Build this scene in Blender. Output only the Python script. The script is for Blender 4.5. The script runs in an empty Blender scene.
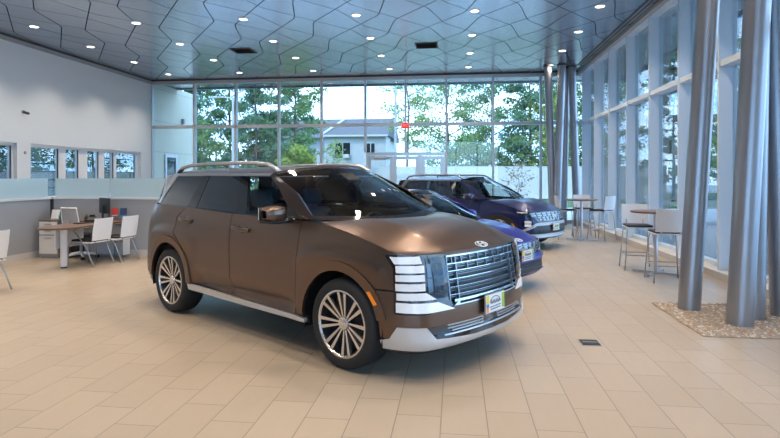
import bpy, bmesh, math, random
from mathutils import Vector, Matrix
PI=math.pi
SC=bpy.context.scene; COL=SC.collection
R=random.Random(7)
# ------------------------------------------------------------------ materials
MATS={}
def _nt(name):
    m=bpy.data.materials.new(name); m.use_nodes=True; nt=m.node_tree; nt.nodes.clear()
    out=nt.nodes.new('ShaderNodeOutputMaterial'); return m,nt,out
def N(nt,t,**kw):
    n=nt.nodes.new(t)
    for k,v in kw.items(): setattr(n,k,v)
    return n
def mth(nt,op,a,b=None,c=None):
    n=nt.nodes.new('ShaderNodeMath'); n.operation=op
    for i,v in enumerate((a,b,c)):
        if v is None: continue
        if isinstance(v,(int,float)): n.inputs[i].default_value=v
        else: nt.links.new(v,n.inputs[i])
    return n.outputs[0]
def mixc(nt,f,a,b):
    n=nt.nodes.new('ShaderNodeMix'); n.data_type='RGBA'
    for i,v in ((0,f),(6,a),(7,b)):
        if isinstance(v,(int,float)): n.inputs[i].default_value=v
        elif isinstance(v,tuple): n.inputs[i].default_value=(*v,1) if len(v)==3 else v
        else: nt.links.new(v,n.inputs[i])
    return n.outputs[2]
def mat(name,col,rough=.5,metal=0.,var=.06,scale=12.,coat=0.,spec=.5,emit=None,estr=0.,bump=0.,coatr=.04):
    """principled surface whose colour is broken up by a little noise"""
    m,nt,out=_nt(name); b=N(nt,'ShaderNodeBsdfPrincipled'); nt.links.new(b.outputs[0],out.inputs[0])
    tc=N(nt,'ShaderNodeTexCoord'); nz=N(nt,'ShaderNodeTexNoise'); nz.inputs['Scale'].default_value=scale; nz.inputs['Detail'].default_value=3
    nt.links.new(tc.outputs['Object'],nz.inputs['Vector'])
    lo=tuple(c*(1-var) for c in col); hi=tuple(min(1,c*(1+var)) for c in col)
    nt.links.new(mixc(nt,nz.outputs[0],lo,hi),b.inputs['Base Color'])
    b.inputs['Roughness'].default_value=rough; b.inputs['Metallic'].default_value=metal
    b.inputs['Coat Weight'].default_value=coat; b.inputs['Coat Roughness'].default_value=coatr
    b.inputs['Specular IOR Level'].default_value=spec
    if emit: b.inputs['Emission Color'].default_value=(*emit,1); b.inputs['Emission Strength'].default_value=estr
    if bump:
        bp=N(nt,'ShaderNodeBump'); bp.inputs['Strength'].default_value=bump; bp.inputs['Distance'].default_value=.01
        nt.links.new(nz.outputs[0],bp.inputs['Height']); nt.links.new(bp.outputs[0],b.inputs['Normal'])
    MATS[name]=m; return m
def glass(name,tint,refl=1.0,rough=0.0):
    """thin pane: clear transmission plus a fresnel mirror"""
    m,nt,out=_nt(name)
    tr=N(nt,'ShaderNodeBsdfTransparent'); tr.inputs[0].default_value=(*tint,1)
    gl=N(nt,'ShaderNodeBsdfGlossy'); gl.inputs['Color'].default_value=(1,1,1,1); gl.inputs['Roughness'].default_value=rough
    fr=N(nt,'ShaderNodeFresnel'); fr.inputs[0].default_value=1.5
    mx=N(nt,'ShaderNodeMixShader')
    nt.links.new(mth(nt,'MULTIPLY',fr.outputs[0],refl),mx.inputs[0]); nt.links.new(tr.outputs[0],mx.inputs[1]); nt.links.new(gl.outputs[0],mx.inputs[2])
    nt.links.new(mx.outputs[0],out.inputs[0]); MATS[name]=m; return m
def frosted(name,col,w):
    m,nt,out=_nt(name)
    tr=N(nt,'ShaderNodeBsdfTranslucent'); tr.inputs[0].default_value=(*col,1)
    df=N(nt,'ShaderNodeBsdfPrincipled'); df.inputs['Base Color'].default_value=(*col,1); df.inputs['Roughness'].default_value=.35
    mx=N(nt,'ShaderNodeMixShader'); mx.inputs[0].default_value=w
    nt.links.new(tr.outputs[0],mx.inputs[1]); nt.links.new(df.outputs[0],mx.inputs[2])
    t2=N(nt,'ShaderNodeBsdfTransparent'); t2.inputs[0].default_value=(.85,.95,1,1); m2=N(nt,'ShaderNodeMixShader'); m2.inputs[0].default_value=.88
    nt.links.new(t2.outputs[0],m2.inputs[1]); nt.links.new(mx.outputs[0],m2.inputs[2])
    nt.links.new(m2.outputs[0],out.inputs[0]); MATS[name]=m; return m
def floor_mat():
    m,nt,out=_nt('floor_tile'); b=N(nt,'ShaderNodeBsdfPrincipled'); nt.links.new(b.outputs[0],out.inputs[0])
    g=N(nt,'ShaderNodeNewGeometry'); sx=N(nt,'ShaderNodeSeparateXYZ'); nt.links.new(g.outputs['Position'],sx.inputs[0])
    cx=mth(nt,'DIVIDE',mth(nt,'ADD',sx.outputs[0],.0997),.305); c=mth(nt,'FLOOR',cx)
    ry=mth(nt,'ADD',mth(nt,'DIVIDE',mth(nt,'SUBTRACT',sx.outputs[1],3.85),.61),mth(nt,'MULTIPLY',mth(nt,'SUBTRACT',c,1.),.4))
    r=mth(nt,'FLOOR',ry)
    dx=mth(nt,'MULTIPLY',mth(nt,'ABSOLUTE',mth(nt,'SUBTRACT',mth(nt,'FRACT',mth(nt,'ADD',cx,.5)),.5)),.305)
    dy=mth(nt,'MULTIPLY',mth(nt,'ABSOLUTE',mth(nt,'SUBTRACT',mth(nt,'FRACT',mth(nt,'ADD',ry,.5)),.5)),.61)
    d=mth(nt,'MINIMUM',dx,dy)
    gr=N(nt,'ShaderNodeMapRange'); gr.inputs[1].default_value=.0022; gr.inputs[2].default_value=.0038; gr.inputs[3].default_value=1; gr.inputs[4].default_value=0
    nt.links.new(d,gr.inputs[0])
    cb=N(nt,'ShaderNodeCombineXYZ'); nt.links.new(c,cb.inputs[0]); nt.links.new(r,cb.inputs[1])
    wn=N(nt,'ShaderNodeTexWhiteNoise'); nt.links.new(cb.outputs[0],wn.inputs[0])
    nz=N(nt,'ShaderNodeTexNoise'); nz.inputs['Scale'].default_value=6; nz.inputs['Detail'].default_value=4
    mp=N(nt,'ShaderNodeMapping'); mp.inputs['Scale'].default_value=(3,.6,1); nt.links.new(g.outputs['Position'],mp.inputs[0]); nt.links.new(mp.outputs[0],nz.inputs['Vector'])
    t1=mixc(nt,wn.outputs[0],(.39,.32,.243),(.435,.36,.278))
    t2=mixc(nt,mth(nt,'MULTIPLY',nz.outputs[0],.35),t1,(.37,.305,.24))
    nt.links.new(mixc(nt,gr.outputs[0],t2,(.2,.16,.125)),b.inputs['Base Color'])
    nt.links.new(mth(nt,'ADD',mth(nt,'MULTIPLY',nz.outputs[0],.12),.25),b.inputs['Roughness'])
    bp=N(nt,'ShaderNodeBump'); bp.inputs['Strength'].default_value=.35; bp.inputs['Distance'].default_value=.002; bp.invert=True
    nt.links.new(gr.outputs[0],bp.inputs['Height']); nt.links.new(bp.outputs[0],b.inputs['Normal'])
    return m
def ceiling_mat():
    m,nt,out=_nt('ceiling_metal'); b=N(nt,'ShaderNodeBsdfPrincipled'); nt.links.new(b.outputs[0],out.inputs[0])
    g=N(nt,'ShaderNodeNewGeometry'); sx=N(nt,'ShaderNodeSeparateXYZ'); nt.links.new(g.outputs['Position'],sx.inputs[0])
    def family(x0,y0,sg,wd):
        # curved joint lines: gentle diagonals that turn steep once every 1.94 m
        p=mth(nt,'DIVIDE',mth(nt,'MULTIPLY',mth(nt,'SUBTRACT',sx.outputs[0],x0),sg),1.94); p=mth(nt,'ADD',p,.03)
        n=mth(nt,'FLOOR',p); t=mth(nt,'FRACT',p)
        k=mth(nt,'MINIMUM',mth(nt,'DIVIDE',t,.24),1.); sm=mth(nt,'MULTIPLY',mth(nt,'MULTIPLY',k,k),mth(nt,'SUBTRACT',3.,mth(nt,'MULTIPLY',k,2.)))
        h=mth(nt,'ADD',mth(nt,'MULTIPLY',t,2.45),mth(nt,'MULTIPLY',sm,.85))
        yl=mth(nt,'ADD',mth(nt,'ADD',mth(nt,'MULTIPLY',n,3.3),h),y0-.07)
        u=mth(nt,'DIVIDE',mth(nt,'SUBTRACT',sx.outputs[1],yl),1.65)
        sl=mth(nt,'DIVIDE',mth(nt,'ADD',2.45,mth(nt,'MULTIPLY',mth(nt,'MULTIPLY',k,mth(nt,'SUBTRACT',1.,k)),21.2)),1.94)
        w=mth(nt,'MULTIPLY',mth(nt,'SQRT',mth(nt,'ADD',1.,mth(nt,'MULTIPLY',sl,sl))),wd/1.65)
        d=mth(nt,'ABSOLUTE',mth(nt,'SUBTRACT',mth(nt,'FRACT',mth(nt,'ADD',u,.5)),.5))
        return u,mth(nt,'LESS_THAN',d,w)
    u2,l1=family(-1.4,12.59,-1.,.010); v2,l2=family(-2.56,11.76,1.,.008)
    ln=mth(nt,'MAXIMUM',l1,l2)
    cb=N(nt,'ShaderNodeCombineXYZ'); nt.links.new(mth(nt,'FLOOR',u2),cb.inputs[0]); nt.links.new(mth(nt,'FLOOR',v2),cb.inputs[1])
    wn=N(nt,'ShaderNodeTexWhiteNoise'); nt.links.new(cb.outputs[0],wn.inputs[0])
    base=mixc(nt,wn.outputs[0],(.44,.48,.54),(.48,.52,.58))
    nt.links.new(mixc(nt,ln,base,(.008,.008,.009)),b.inputs['Base Color'])
    nt.links.new(mth(nt,'SUBTRACT',.93,mth(nt,'MULTIPLY',ln,.9)),b.inputs['Metallic'])
    nt.links.new(mth(nt,'ADD',.24,mth(nt,'MULTIPLY',ln,.6)),b.inputs['Roughness']); nt.links.new(mth(nt,'SUBTRACT',.5,mth(nt,'MULTIPLY',ln,.5)),b.inputs['Specular IOR Level'])
    return m
# ------------------------------------------------------------------ mesh builder
class MB:
    def __init__(s): s.v=[]; s.f=[]; s.mi=[]
    def add(s,vs,fs,k=0):
        o=len(s.v); s.v+= [tuple(p) for p in vs]
        for f in fs: s.f.append(tuple(i+o for i in f)); s.mi.append(k)
    def box(s,c,d,rz=0,k=0,M=None):
        x,y,z=(e/2 for e in d); P=[(-x,-y,-z),(x,-y,-z),(x,y,-z),(-x,y,-z),(-x,-y,z),(x,-y,z),(x,y,z),(-x,y,z)]
        if M is None: M=Matrix.Rotation(rz,3,'Z')
        s.add([M@Vector(p)+Vector(c) for p in P],[(3,2,1,0),(4,5,6,7),(0,1,5,4),(1,2,6,5),(2,3,7,6),(3,0,4,7)],k); return s
    def b2(s,a,b,k=0):
        return s.box([(p+q)/2 for p,q in zip(a,b)],[abs(q-p) for p,q in zip(a,b)],k=k)
    def rbox(s,c,d,r=.01,seg=2,M=None,k=0):
        bm=bmesh.new(); bmesh.ops.create_cube(bm,size=1)
        for v in bm.verts: v.co=Vector((v.co.x*d[0],v.co.y*d[1],v.co.z*d[2]))
        bmesh.ops.bevel(bm,geom=list(bm.edges),offset=min(r,min(d)*.49),segments=seg,affect='EDGES',profile=.5)
        M=M or Matrix.Identity(3); bm.verts.index_update()
        s.add([M@v.co+Vector(c) for v in bm.verts],[[v.index for v in f.verts] for f in bm.faces],k); bm.free(); return s
    def tube(s,pts,r,n=10,k=0,cap=True,flat=None):
        pts=[Vector(p) for p in pts]; rs=r if isinstance(r,(list,tuple)) else [r]*len(pts)
        vs=[];fs=[]; up=None
        for i,p in enumerate(pts):
            t=(pts[min(i+1,len(pts)-1)]-pts[max(i-1,0)]).normalized()
            if up is None:
                up=Vector((0,0,1)) if abs(t.z)<.9 else Vector((1,0,0))
            a=t.cross(up)
            if a.length<1e-5: a=t.orthogonal()
            a.normalize(); b=a.cross(t).normalized(); up=b
            for j in range(n):
                q=2*PI*j/n; fx,fy=(1,1) if flat is None else flat
                vs.append(p+a*math.cos(q)*rs[i]*fx+b*math.sin(q)*rs[i]*fy)
        for i in range(len(pts)-1):
            for j in range(n): fs.append((i*n+j,i*n+(j+1)%n,(i+1)*n+(j+1)%n,(i+1)*n+j))
        if cap: fs.append(tuple(range(n-1,-1,-1))); fs.append(tuple((len(pts)-1)*n+j for j in range(n)))
        s.add(vs,fs,k); return s
    def lathe(s,prof,n=32,axis='Z',c=(0,0,0),k=0,a0=0,a1=2*PI):
        full=abs(a1-a0-2*PI)<1e-6; m=n if full else n+1; vs=[];fs=[]
        for (r,h) in prof:
            for j in range(m):
                q=a0+(a1-a0)*j/n; x,y=r*math.cos(q),r*math.sin(q)
                p={'Z':(x,y,h),'Y':(x,h,y),'X':(h,x,y)}[axis]
                vs.append((p[0]+c[0],p[1]+c[1],p[2]+c[2]))
        for i in range(len(prof)-1):
            for j in range(n):
                a,b=j,(j+1)%m if full else j+1
                fs.append((i*m+a,i*m+b,(i+1)*m+b,(i+1)*m+a))
        s.add(vs,fs,k); return s
    def prism(s,poly,h0,h1,k=0,axis='Z'):
        n=len(poly)
        def mk(p,h): return {'Z':(p[0],p[1],h),'Y':(p[0],h,p[1]),'X':(h,p[0],p[1])}[axis]
        s.add([mk(p,h0) for p in poly]+[mk(p,h1) for p in poly],[tuple(range(n-1,-1,-1)),tuple(range(n,2*n))]+[(i,(i+1)%n,n+(i+1)%n,n+i) for i in range(n)],k); return s
    def grid(s,fn,nu,nv,k=0,flip=False):
        vs=[fn(i/nu,j/nv) for i in range(nu+1) for j in range(nv+1)]; w=nv+1; fs=[]
        for i in range(nu):
            for j in range(nv):
                q=(i*w+j,(i+1)*w+j,(i+1)*w+j+1,i*w+j+1); fs.append(q[::-1] if flip else q)
        s.add(vs,fs,k); return s
    def build(s,name,m,parent=None,smooth=False,angle=None,fix=True,loc=None,rz=0):
        me=bpy.data.meshes.new(name); me.from_pydata(s.v,[],s.f); me.validate()
        ms=m if isinstance(m,(list,tuple)) else [m]
        for q in ms: me.materials.append(q)
        if len(ms)>1 and len(me.polygons)==len(s.mi): me.polygons.foreach_set('material_index',s.mi)
        if fix:
            bm=bmesh.new(); bm.from_mesh(me); bmesh.ops.recalc_face_normals(bm,faces=bm.faces); bm.to_mesh(me); bm.free()
        if smooth or angle:
            me.polygons.foreach_set('use_smooth',[True]*len(me.polygons))
            if angle:
                try: me.set_sharp_from_angle(angle=math.radians(angle))
                except Exception: pass
        o=bpy.data.objects.new(name,me); COL.objects.link(o)
        if parent is not None: o.parent=parent
        if loc is not None: o.location=loc
        o.rotation_euler[2]=rz
        return o
def tag(o,label=None,cat=None,group=None,kind=None):
    if label: o['label']=label
    if cat: o['category']=cat
    if group: o['group']=group
    if kind: o['kind']=kind
    return o
def thing(name,label,cat,loc=(0,0,0),rz=0,group=None):
    o=bpy.data.objects.new(name,None); COL.objects.link(o); o.empty_display_size=.1
    o.location=loc; o.rotation_euler=(0,0,rz); return tag(o,label,cat,group)
def struct(o,label=None): return tag(o,label,kind='structure')
def kids(o): return [c for c in bpy.data.objects if c.parent==o]
CH={}
def dup(root,loc,rz,label,group=None):
    """copy of a thing with copies of its parts and their pieces"""
    if root.name not in CH: CH[root.name]=[(c,kids(c)) for c in kids(root)]
    r=root.copy(); COL.objects.link(r); r.location=loc; r.rotation_euler=(0,0,rz); r['label']=label
    if group: r['group']=group
    for c,sub in CH[root.name]:
        d=c.copy(); COL.objects.link(d); d.parent=r
        for g in sub:
            e=g.copy(); COL.objects.link(e); e.parent=d
    return r
M=MATS
mat('white_wall',(.66,.71,.745),.7,var=.02); mat('white_plastic',(.86,.87,.89),.35,var=.02); mat('white_paint',(.72,.74,.76),.45,var=.02)
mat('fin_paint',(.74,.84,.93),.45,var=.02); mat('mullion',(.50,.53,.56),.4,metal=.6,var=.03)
mat('dark_trim',(.03,.03,.033),.5); mat('grey_trim',(.34,.35,.36),.5,metal=.2)
mat('column_steel',(.34,.355,.385),.33,metal=.7,var=.05,scale=4)
mat('panel_fabric',(.35,.37,.40),.9,var=.08,scale=150); mat('cabinet',(.78,.75,.70),.45,var=.02); mat('wood_top',(.16,.095,.06),.35,var=.25,scale=9)
mat('chrome',(.75,.76,.78),.12,metal=1,var=.02); mat('satin',(.62,.63,.65),.32,metal=.9,var=.03); mat('silver_paint',(.58,.58,.58),.35,metal=.35,var=.02)
mat('leg_silver',(.50,.52,.55),.3,metal=.85); mat('black_plastic',(.012,.012,.013),.4); mat('black_gloss',(.006,.006,.008),.06,coat=1); mat('cladding',(.02,.021,.023),.6)
mat('vinyl_dim',(.3,.3,.3),.5); mat('seat_dark',(.035,.028,.027),.8,var=.2,scale=80); mat('seat_slate',(.03,.036,.055),.75,var=.2,scale=80); mat('mesh_grey',(.40,.40,.41),.8,var=.25,scale=220)
mat('rubber',(.012,.012,.013),.75,var=.2,scale=40); mat('rim_face',(.66,.63,.60),.25,metal=.9); mat('rim_dark',(.02,.021,.024),.4,metal=.5)
mat('paint_brown',(.15,.099,.073),.33,metal=.85,var=.03,scale=60,coat=.25,coatr=.18); mat('paint_blue',(.03,.028,.30),.28,metal=.4,var=.04,scale=60,coat=.5,spec=.35)
mat('paint_navy',(.016,.024,.095),.3,metal=.4,var=.04,scale=60,coat=.5,spec=.35); mat('skid_grey',(.40,.43,.47),.4,metal=.3); mat('paint_pearl',(.7,.72,.74),.3,coat=1)
mat('lamp_white',(.86,.87,.88),.16,var=.01,coat=.6); mat('orange',(.9,.26,.02),.3); mat('tail_red',(.22,.012,.012),.35)
mat('leather',(.05,.14,.18),.45,var=.1); mat('leather_grey',(.30,.33,.34),.5,var=.05); mat('dash',(.014,.017,.018),.6); mat('headliner',(.06,.062,.065),.9)
mat('plate_white',(.78,.79,.80),.4,var=.02); mat('plate_yellow',(.75,.62,.08),.4); mat('plate_green',(.28,.55,.05),.4); mat('plate_grey',(.22,.23,.25),.5); mat('plate_blue',(.05,.22,.5),.5)
mat('paper_red',(.62,.06,.06),.5); mat('paper_navy',(.03,.05,.12),.4); mat('paper_white',(.8,.8,.8),.6); mat('teal_plastic',(.03,.28,.30),.3); mat('brown_card',(.22,.12,.06),.6)
mat('exit_red',(.70,.02,.02),.4,emit=(1,.05,.04),estr=.5); mat('lamp_glow',(1,1,1),.4,emit=(1,.93,.82),estr=7)
mat('emblem_silver',(.82,.84,.86),.3,metal=.25); mat('base_trim',(.60,.58,.55),.6); mat('screen',(.01,.012,.016),.1); mat('vent_dark',(.05,.052,.056),.5,metal=.4)
glass('pane',(.86,.94,.94),.9); glass('car_glass',(.74,.83,.83),.9); glass('privacy_glass',(.09,.10,.11),2.3); glass('lamp_lens',(.35,.42,.48),1.3)
frosted('frost',(.62,.78,.84),.65)
# outdoor
mat('asphalt',(.34,.345,.35),.9,var=.15,scale=3); mat('concrete',(.42,.43,.44),.85,var=.08,scale=2); mat('grass',(.05,.10,.022),.95,var=.4,scale=5)
mat('vinyl',(.48,.475,.46),.5,var=.02); mat('siding',(.41,.415,.42),.7,var=.03); mat('roof_shingle',(.11,.11,.117),.9,var=.2,scale=6); mat('cream_panel',(.62,.59,.46),.6,var=.02,scale=2)
mat('bark',(.11,.085,.065),.9,var=.3,scale=8); mat('pole_grey',(.35,.36,.38),.5,metal=.4); mat('brick_far',(.35,.33,.32),.8)
LAMP_W=240; SKY_W=4.8; SUN_W=2.6; EXPO=0.06; YAW=math.atan(66/547)
# ------------------------------------------------------------------ the room
XL,XR,YF,YB,ZC=-11.5,4.45,-6.0,19.7,5.27
FM=floor_mat(); CM=ceiling_mat()
struct(MB().b2((XL-.3,YF-.3,-.2),(XR+.1,YB+.15,0)).build('floor',FM))
struct(MB().b2((XL-.3,YF-.3,ZC),(XR+1.9,YB+1.8,ZC+.3)).build('ceiling',CM))
# left wall with two window openings
w=MB(); w.b2((XL-.25,YF,0),(XL,YB,1.0)); w.b2((XL-.25,YF,2.52),(XL,YB,ZC))
for a,b in ((YF,10.6),(13.15,13.62),(18.87,YB)): w.b2((XL-.25,a,1.0),(XL,b,2.52))
struct(w.build('wall_left',M['white_wall']))
struct(MB().b2((XL-.0,YF,5.13),(XL+.04,YB-.1,5.235)).build('trim_left',M['grey_trim']))
struct(MB().b2((XL,YF,5.235),(XL+.06,YB-.1,5.268)).build('trim_dark',M['dark_trim']))
def wall_window(name,y0,y1,posts,slats,reveal):
    f=MB(); x0,x1=XL-.2,XL-.1
    f.b2((x0,y0,2.44),(x1,y1,2.52)); f.b2((x0,y0,1.0),(x1,y1,1.06))
    for p,wd in posts: f.b2((x0,p-wd/2,1.06),(x1,p+wd/2,2.44))
    o=struct(f.build(name,M['white_paint']))
    q=MB(); q.b2((XL-.165,y0+.01,1.06),(XL-.155,y1-.01,2.44)); q.build('pane',M['pane'],o)
    for a,b in slats:
        s=MB()
        for k in range(5): s.b2((XL-.23,a,1.28+k*.235),(XL-.19,b,1.315+k*.235))
        s.build('louvre_blind',M['dark_trim'],o)
    d=MB()
    for p in reveal: d.b2((x1-.005,p-.03,1.06),(x1+.012,p+.01,2.44))
    d.build('dark_edge',M['dark_trim'],o)
    return o
wall_window('window_1',10.6,13.15,[(10.64,.07),(13.11,.07),(12.3,.05)],[(12.32,12.95)],[13.05])
wall_window('window_2',13.62,18.87,[(13.66,.06),(14.95,.28),(15.85,.42),(16.75,.30),(17.45,.20),(18.83,.06)],[(13.7,14.8),(16.9,17.35),(17.55,18.5)],[14.76,15.62,16.58,17.36,18.6])
# back curtain wall, one window per bay
BX=[-11.5,-9.8,-8.17,-6.51,-4.9,-3.27,-.345,1.30,2.94,4.45]
def back_bay(n,a,b,z0,last=False,mid=None):
    f=MB(); y0,y1=YB-.16,YB+.04
    f.b2((a-.035,y0,z0),(a+.035,y1,ZC))
    if last: f.b2((b-.07,y0,z0),(b,y1,ZC))
    if mid: f.b2((mid-.03,y0,z0),(mid+.03,y1,5.1))
    f.b2((a+.035,y0+.03,3.45),(b-.035,y1,3.56)); f.b2((a+.035,y0,5.12),(b-.035,y1,ZC))
    if z0<.1: f.b2((a+.035,y0,0),(b-.035,y1,.12))
    o=struct(f.build('window_%d'%n,M['mullion']))
    for lo,hi in ((max(z0,.12),3.45),(3.56,5.12)):
        MB().b2((a+.03,YB-.03,lo),(b-.03,YB-.015,hi)).build('pane',M['pane'],o)
    return o
n=3
for i,(a,b) in enumerate(zip(BX,BX[1:])):
    if i==5: back_bay(n,a,b,2.5,mid=-1.81)
    else: back_bay(n,a,b,0,last=(i==len(BX)-2))
    n+=1
struct(MB().b2((XL,YB-.22,5.235),(XR,YB-.16,5.268)).build('trim_back',M['dark_trim']))
# entrance: two door leaves and a sidelight under one header
d=struct(MB().b2((-3.235,YB-.16,2.38),(-.38,YB+.04,2.5)).b2((-3.235,YB-.16,0),(-3.17,YB+.04,2.38)).b2((-.44,YB-.16,0),(-.38,YB+.04,2.38)).b2((-1.33,YB-.16,0),(-1.22,YB+.04,2.38)).build('door_1',M['satin']))
def leaf(name,a,b,hx):
    f=MB(); y0,y1=YB-.1,YB-.04
    f.b2((a,y0,.02),(a+.11,y1,2.36)); f.b2((b-.11,y0,.02),(b,y1,2.36)); f.b2((a+.11,y0,2.24),(b-.11,y1,2.36)); f.b2((a+.11,y0,.02),(b-.11,y1,.25))
    o=f.build(name,M['satin'],d); MB().b2((a+.1,YB-.075,.25),(b-.1,YB-.065,2.24)).build('pane',M['pane'],o)
    if hx is not None:
        MB().tube([(hx,y0-.02,.9),(hx,y0-.07,.92),(hx,y0-.07,1.3),(hx,y0-.02,1.32)],.014).build('pull_handle',M['chrome'],o)
leaf('door_leaf',-3.165,-2.255,-2.3); leaf('door_leaf',-2.245,-1.335,-2.2); leaf('sidelight',-1.215,-.445,None)
MB().b2((-2.95,YB-.19,2.22),(-2.5,YB-.1,2.29)).tube([(-2.6,YB-.17,2.25),(-2.35,YB-.35,2.3),(-2.55,YB-.12,2.36)],.012,6).build('door_closer',M['grey_trim'],d)
# right curtain wall with deep fins
FY=[-5.0+1.6*k for k in range(16)]   # ... 9.4, 11.0, 12.6 ... 19.0
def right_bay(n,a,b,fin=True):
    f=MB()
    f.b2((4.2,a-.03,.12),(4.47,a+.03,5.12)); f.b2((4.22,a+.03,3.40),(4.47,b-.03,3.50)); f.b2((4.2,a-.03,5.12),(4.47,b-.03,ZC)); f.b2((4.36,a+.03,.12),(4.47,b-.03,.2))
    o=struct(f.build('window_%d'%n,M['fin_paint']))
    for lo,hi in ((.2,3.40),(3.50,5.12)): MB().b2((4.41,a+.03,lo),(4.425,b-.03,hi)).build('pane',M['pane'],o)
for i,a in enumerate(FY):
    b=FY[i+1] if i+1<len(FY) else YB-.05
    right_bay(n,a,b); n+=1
struct(MB().b2((4.12,YF,0),(4.5,YB-.1,.12)).build('baseboard_right',M['base_trim']))
struct(MB().b2((4.165,YF,5.22),(4.2,YB-.2,5.268)).build('trim_right',M['grey_trim']))
# wall behind the camera with a wide shopfront window
w=MB(); w.b2((XL,YF-.25,0),(-5.2,YF,ZC)); w.b2((3.4,YF-.25,0),(XR,YF,ZC)); w.b2((-5.2,YF-.25,4.6),(3.4,YF,ZC))
struct(w.build('wall_front',M['white_wall']))
for k in range(5):
    a=-5.2+k*1.72; f=MB(); f.b2((a,YF-.2,0),(a+.08,YF-.02,4.6)); f.b2((a+.08,YF-.2,4.5),(a+1.72,YF-.02,4.6)); f.b2((a+.08,YF-.2,0),(a+1.72,YF-.02,.1))
    o=struct(f.build('window_%d'%n,M['mullion'])); MB().b2((a+.08,YF-.12,.1),(a+1.72,YF-.105,4.5)).build('pane',M['pane'],o); n+=1
# ------------------------------------------------------------------ ceiling fittings
ordx=['first','second','third','fourth','fifth','sixth']; rowd={3:'row nearest the back windows',2:'second row from the back windows',1:'third row from the back windows',0:'fourth row from the back windows'}
def downlight():
    t=thing('ceiling_downlight','','ceiling light',(0,0,ZC))
    MB().lathe([(.088,-.004),(.094,-.012),(.112,-.010),(.118,-.001)],28).build('trim_ring',M['white_paint'],t,smooth=True)
    MB().lathe([(0,-.006),(.089,-.006)],24).build('lens',M['lamp_glow'],t)
    return t
proto=downlight(); first=True
LIGHTS=[]
for m in (3,2,1,0,-1,-2,-3,-4,-5):
    for k in range(6):
        p=(-10.17+2.645*k,12.15+2.07*m+(.02 if m>1 else 0),ZC)
        if m>=0: lb='round recessed downlight, %s from the left wall in the %s'%(ordx[k],rowd[m])
        else: lb='round recessed downlight, %s from the left wall, overhead in front of the brown car'%ordx[k] if m==-1 else 'round recessed downlight in the ceiling behind the viewer'
        if first: proto.location=p; proto['label']=lb; proto['group']='recessed ceiling downlights'; first=False; t=proto
        else: t=dup(proto,p,0,lb,'recessed ceiling downlights')
        LIGHTS.append(p)
for i,p in enumerate(LIGHTS):
    ld=bpy.data.lights.new('downlight_beam','SPOT'); ld.energy=LAMP_W; ld.color=(1,.84,.68); ld.spot_size=math.radians(112); ld.spot_blend=.8; ld.shadow_soft_size=.08
    lo=bpy.data.objects.new('downlight_beam',ld); COL.objects.link(lo); lo.location=(p[0],p[1],ZC-.03)
def vent(x,y,label):
    t=thing('ceiling_vent',label,'air vent',(x,y,ZC),0,'square ceiling vents')
    f=MB(); s=.31
    f.b2((-s,-s,-.015),(s,-s+.03,0)); f.b2((-s,s-.03,-.015),(s,s,0)); f.b2((-s,-s+.03,-.015),(-s+.03,s-.03,0)); f.b2((s-.03,-s+.03,-.015),(s,s-.03,0)); f.build('frame',M['vent_dark'],t)
    g=MB()
    for k in range(9): g.box((0,-.25+k*.0625,-.006),(.56,.05,.004),M=Matrix.Rotation(.5,3,'X'))
    g.build('grille',M['dark_trim'],t)
vent(-6.1,15.2,'dark square air vent in the ceiling nearer the left wall'); vent(-.81,15.2,'dark square air vent in the ceiling above the door, right of the other vent')
t=thing('slot_diffuser','long black double slot air diffuser running along the right edge of the ceiling','air vent',(3.98,6.5,ZC))
MB().b2((-.075,-12,-.008),(-.02,12,0)).build('slot',M['black_plastic'],t); MB().b2((.02,-12,-.008),(.075,12,0)).build('slot',M['black_plastic'],t); MB().b2((-.02,-12,-.012),(.02,12,0)).build('centre_rail',M['grey_trim'],t)
# exit sign
t=thing('exit_sign','small red EXIT sign on the glazing bar above the door','exit sign',(-1.81,YB-.2,3.45))
MB().rbox((0,.0,0),(.30,.05,.19),.008).build('housing',M['exit_red'],t)
cu=bpy.data.curves.new('exit','FONT'); cu.body='EXIT'; cu.size=.15; cu.align_x='CENTER'; cu.align_y='CENTER'; cu.extrude=.002
tmp=bpy.data.objects.new('lettering',cu); COL.objects.link(tmp); bpy.context.view_layer.update()
me=bpy.data.meshes.new_from_object(tmp); bpy.data.objects.remove(tmp)
me.materials.clear(); me.materials.append(M['plate_white']); o=bpy.data.objects.new('lettering',me); COL.objects.link(o); o.parent=t; o.location=(0,-.027,0); o.rotation_euler=(PI/2,0,0)
MB().b2((-.04,.025,-.02),(.04,.06,.06)).build('bracket',M['grey_trim'],t)
# little things on the left wall
t=thing('wall_camera','tiny dark security camera high on the white left wall','camera',(XL,13.35,3.36))
MB().lathe([(.0,.0),(.05,0),(.05,.02),(.03,.03)],16,axis='X').build('base',M['grey_trim'],t); MB().tube([(.02,0,0),(.09,0,-.03),(.17,0,-.05)],.035,12).build('body',M['dark_trim'],t)
t=thing('wall_sensor','tiny white round sensor on the wall between the two left windows','sensor',(XL,13.42,2.27))
MB().lathe([(0,.02),(.035,.02),(.045,.0)],16,axis='X').build('cover',M['grey_trim'],t)
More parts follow.
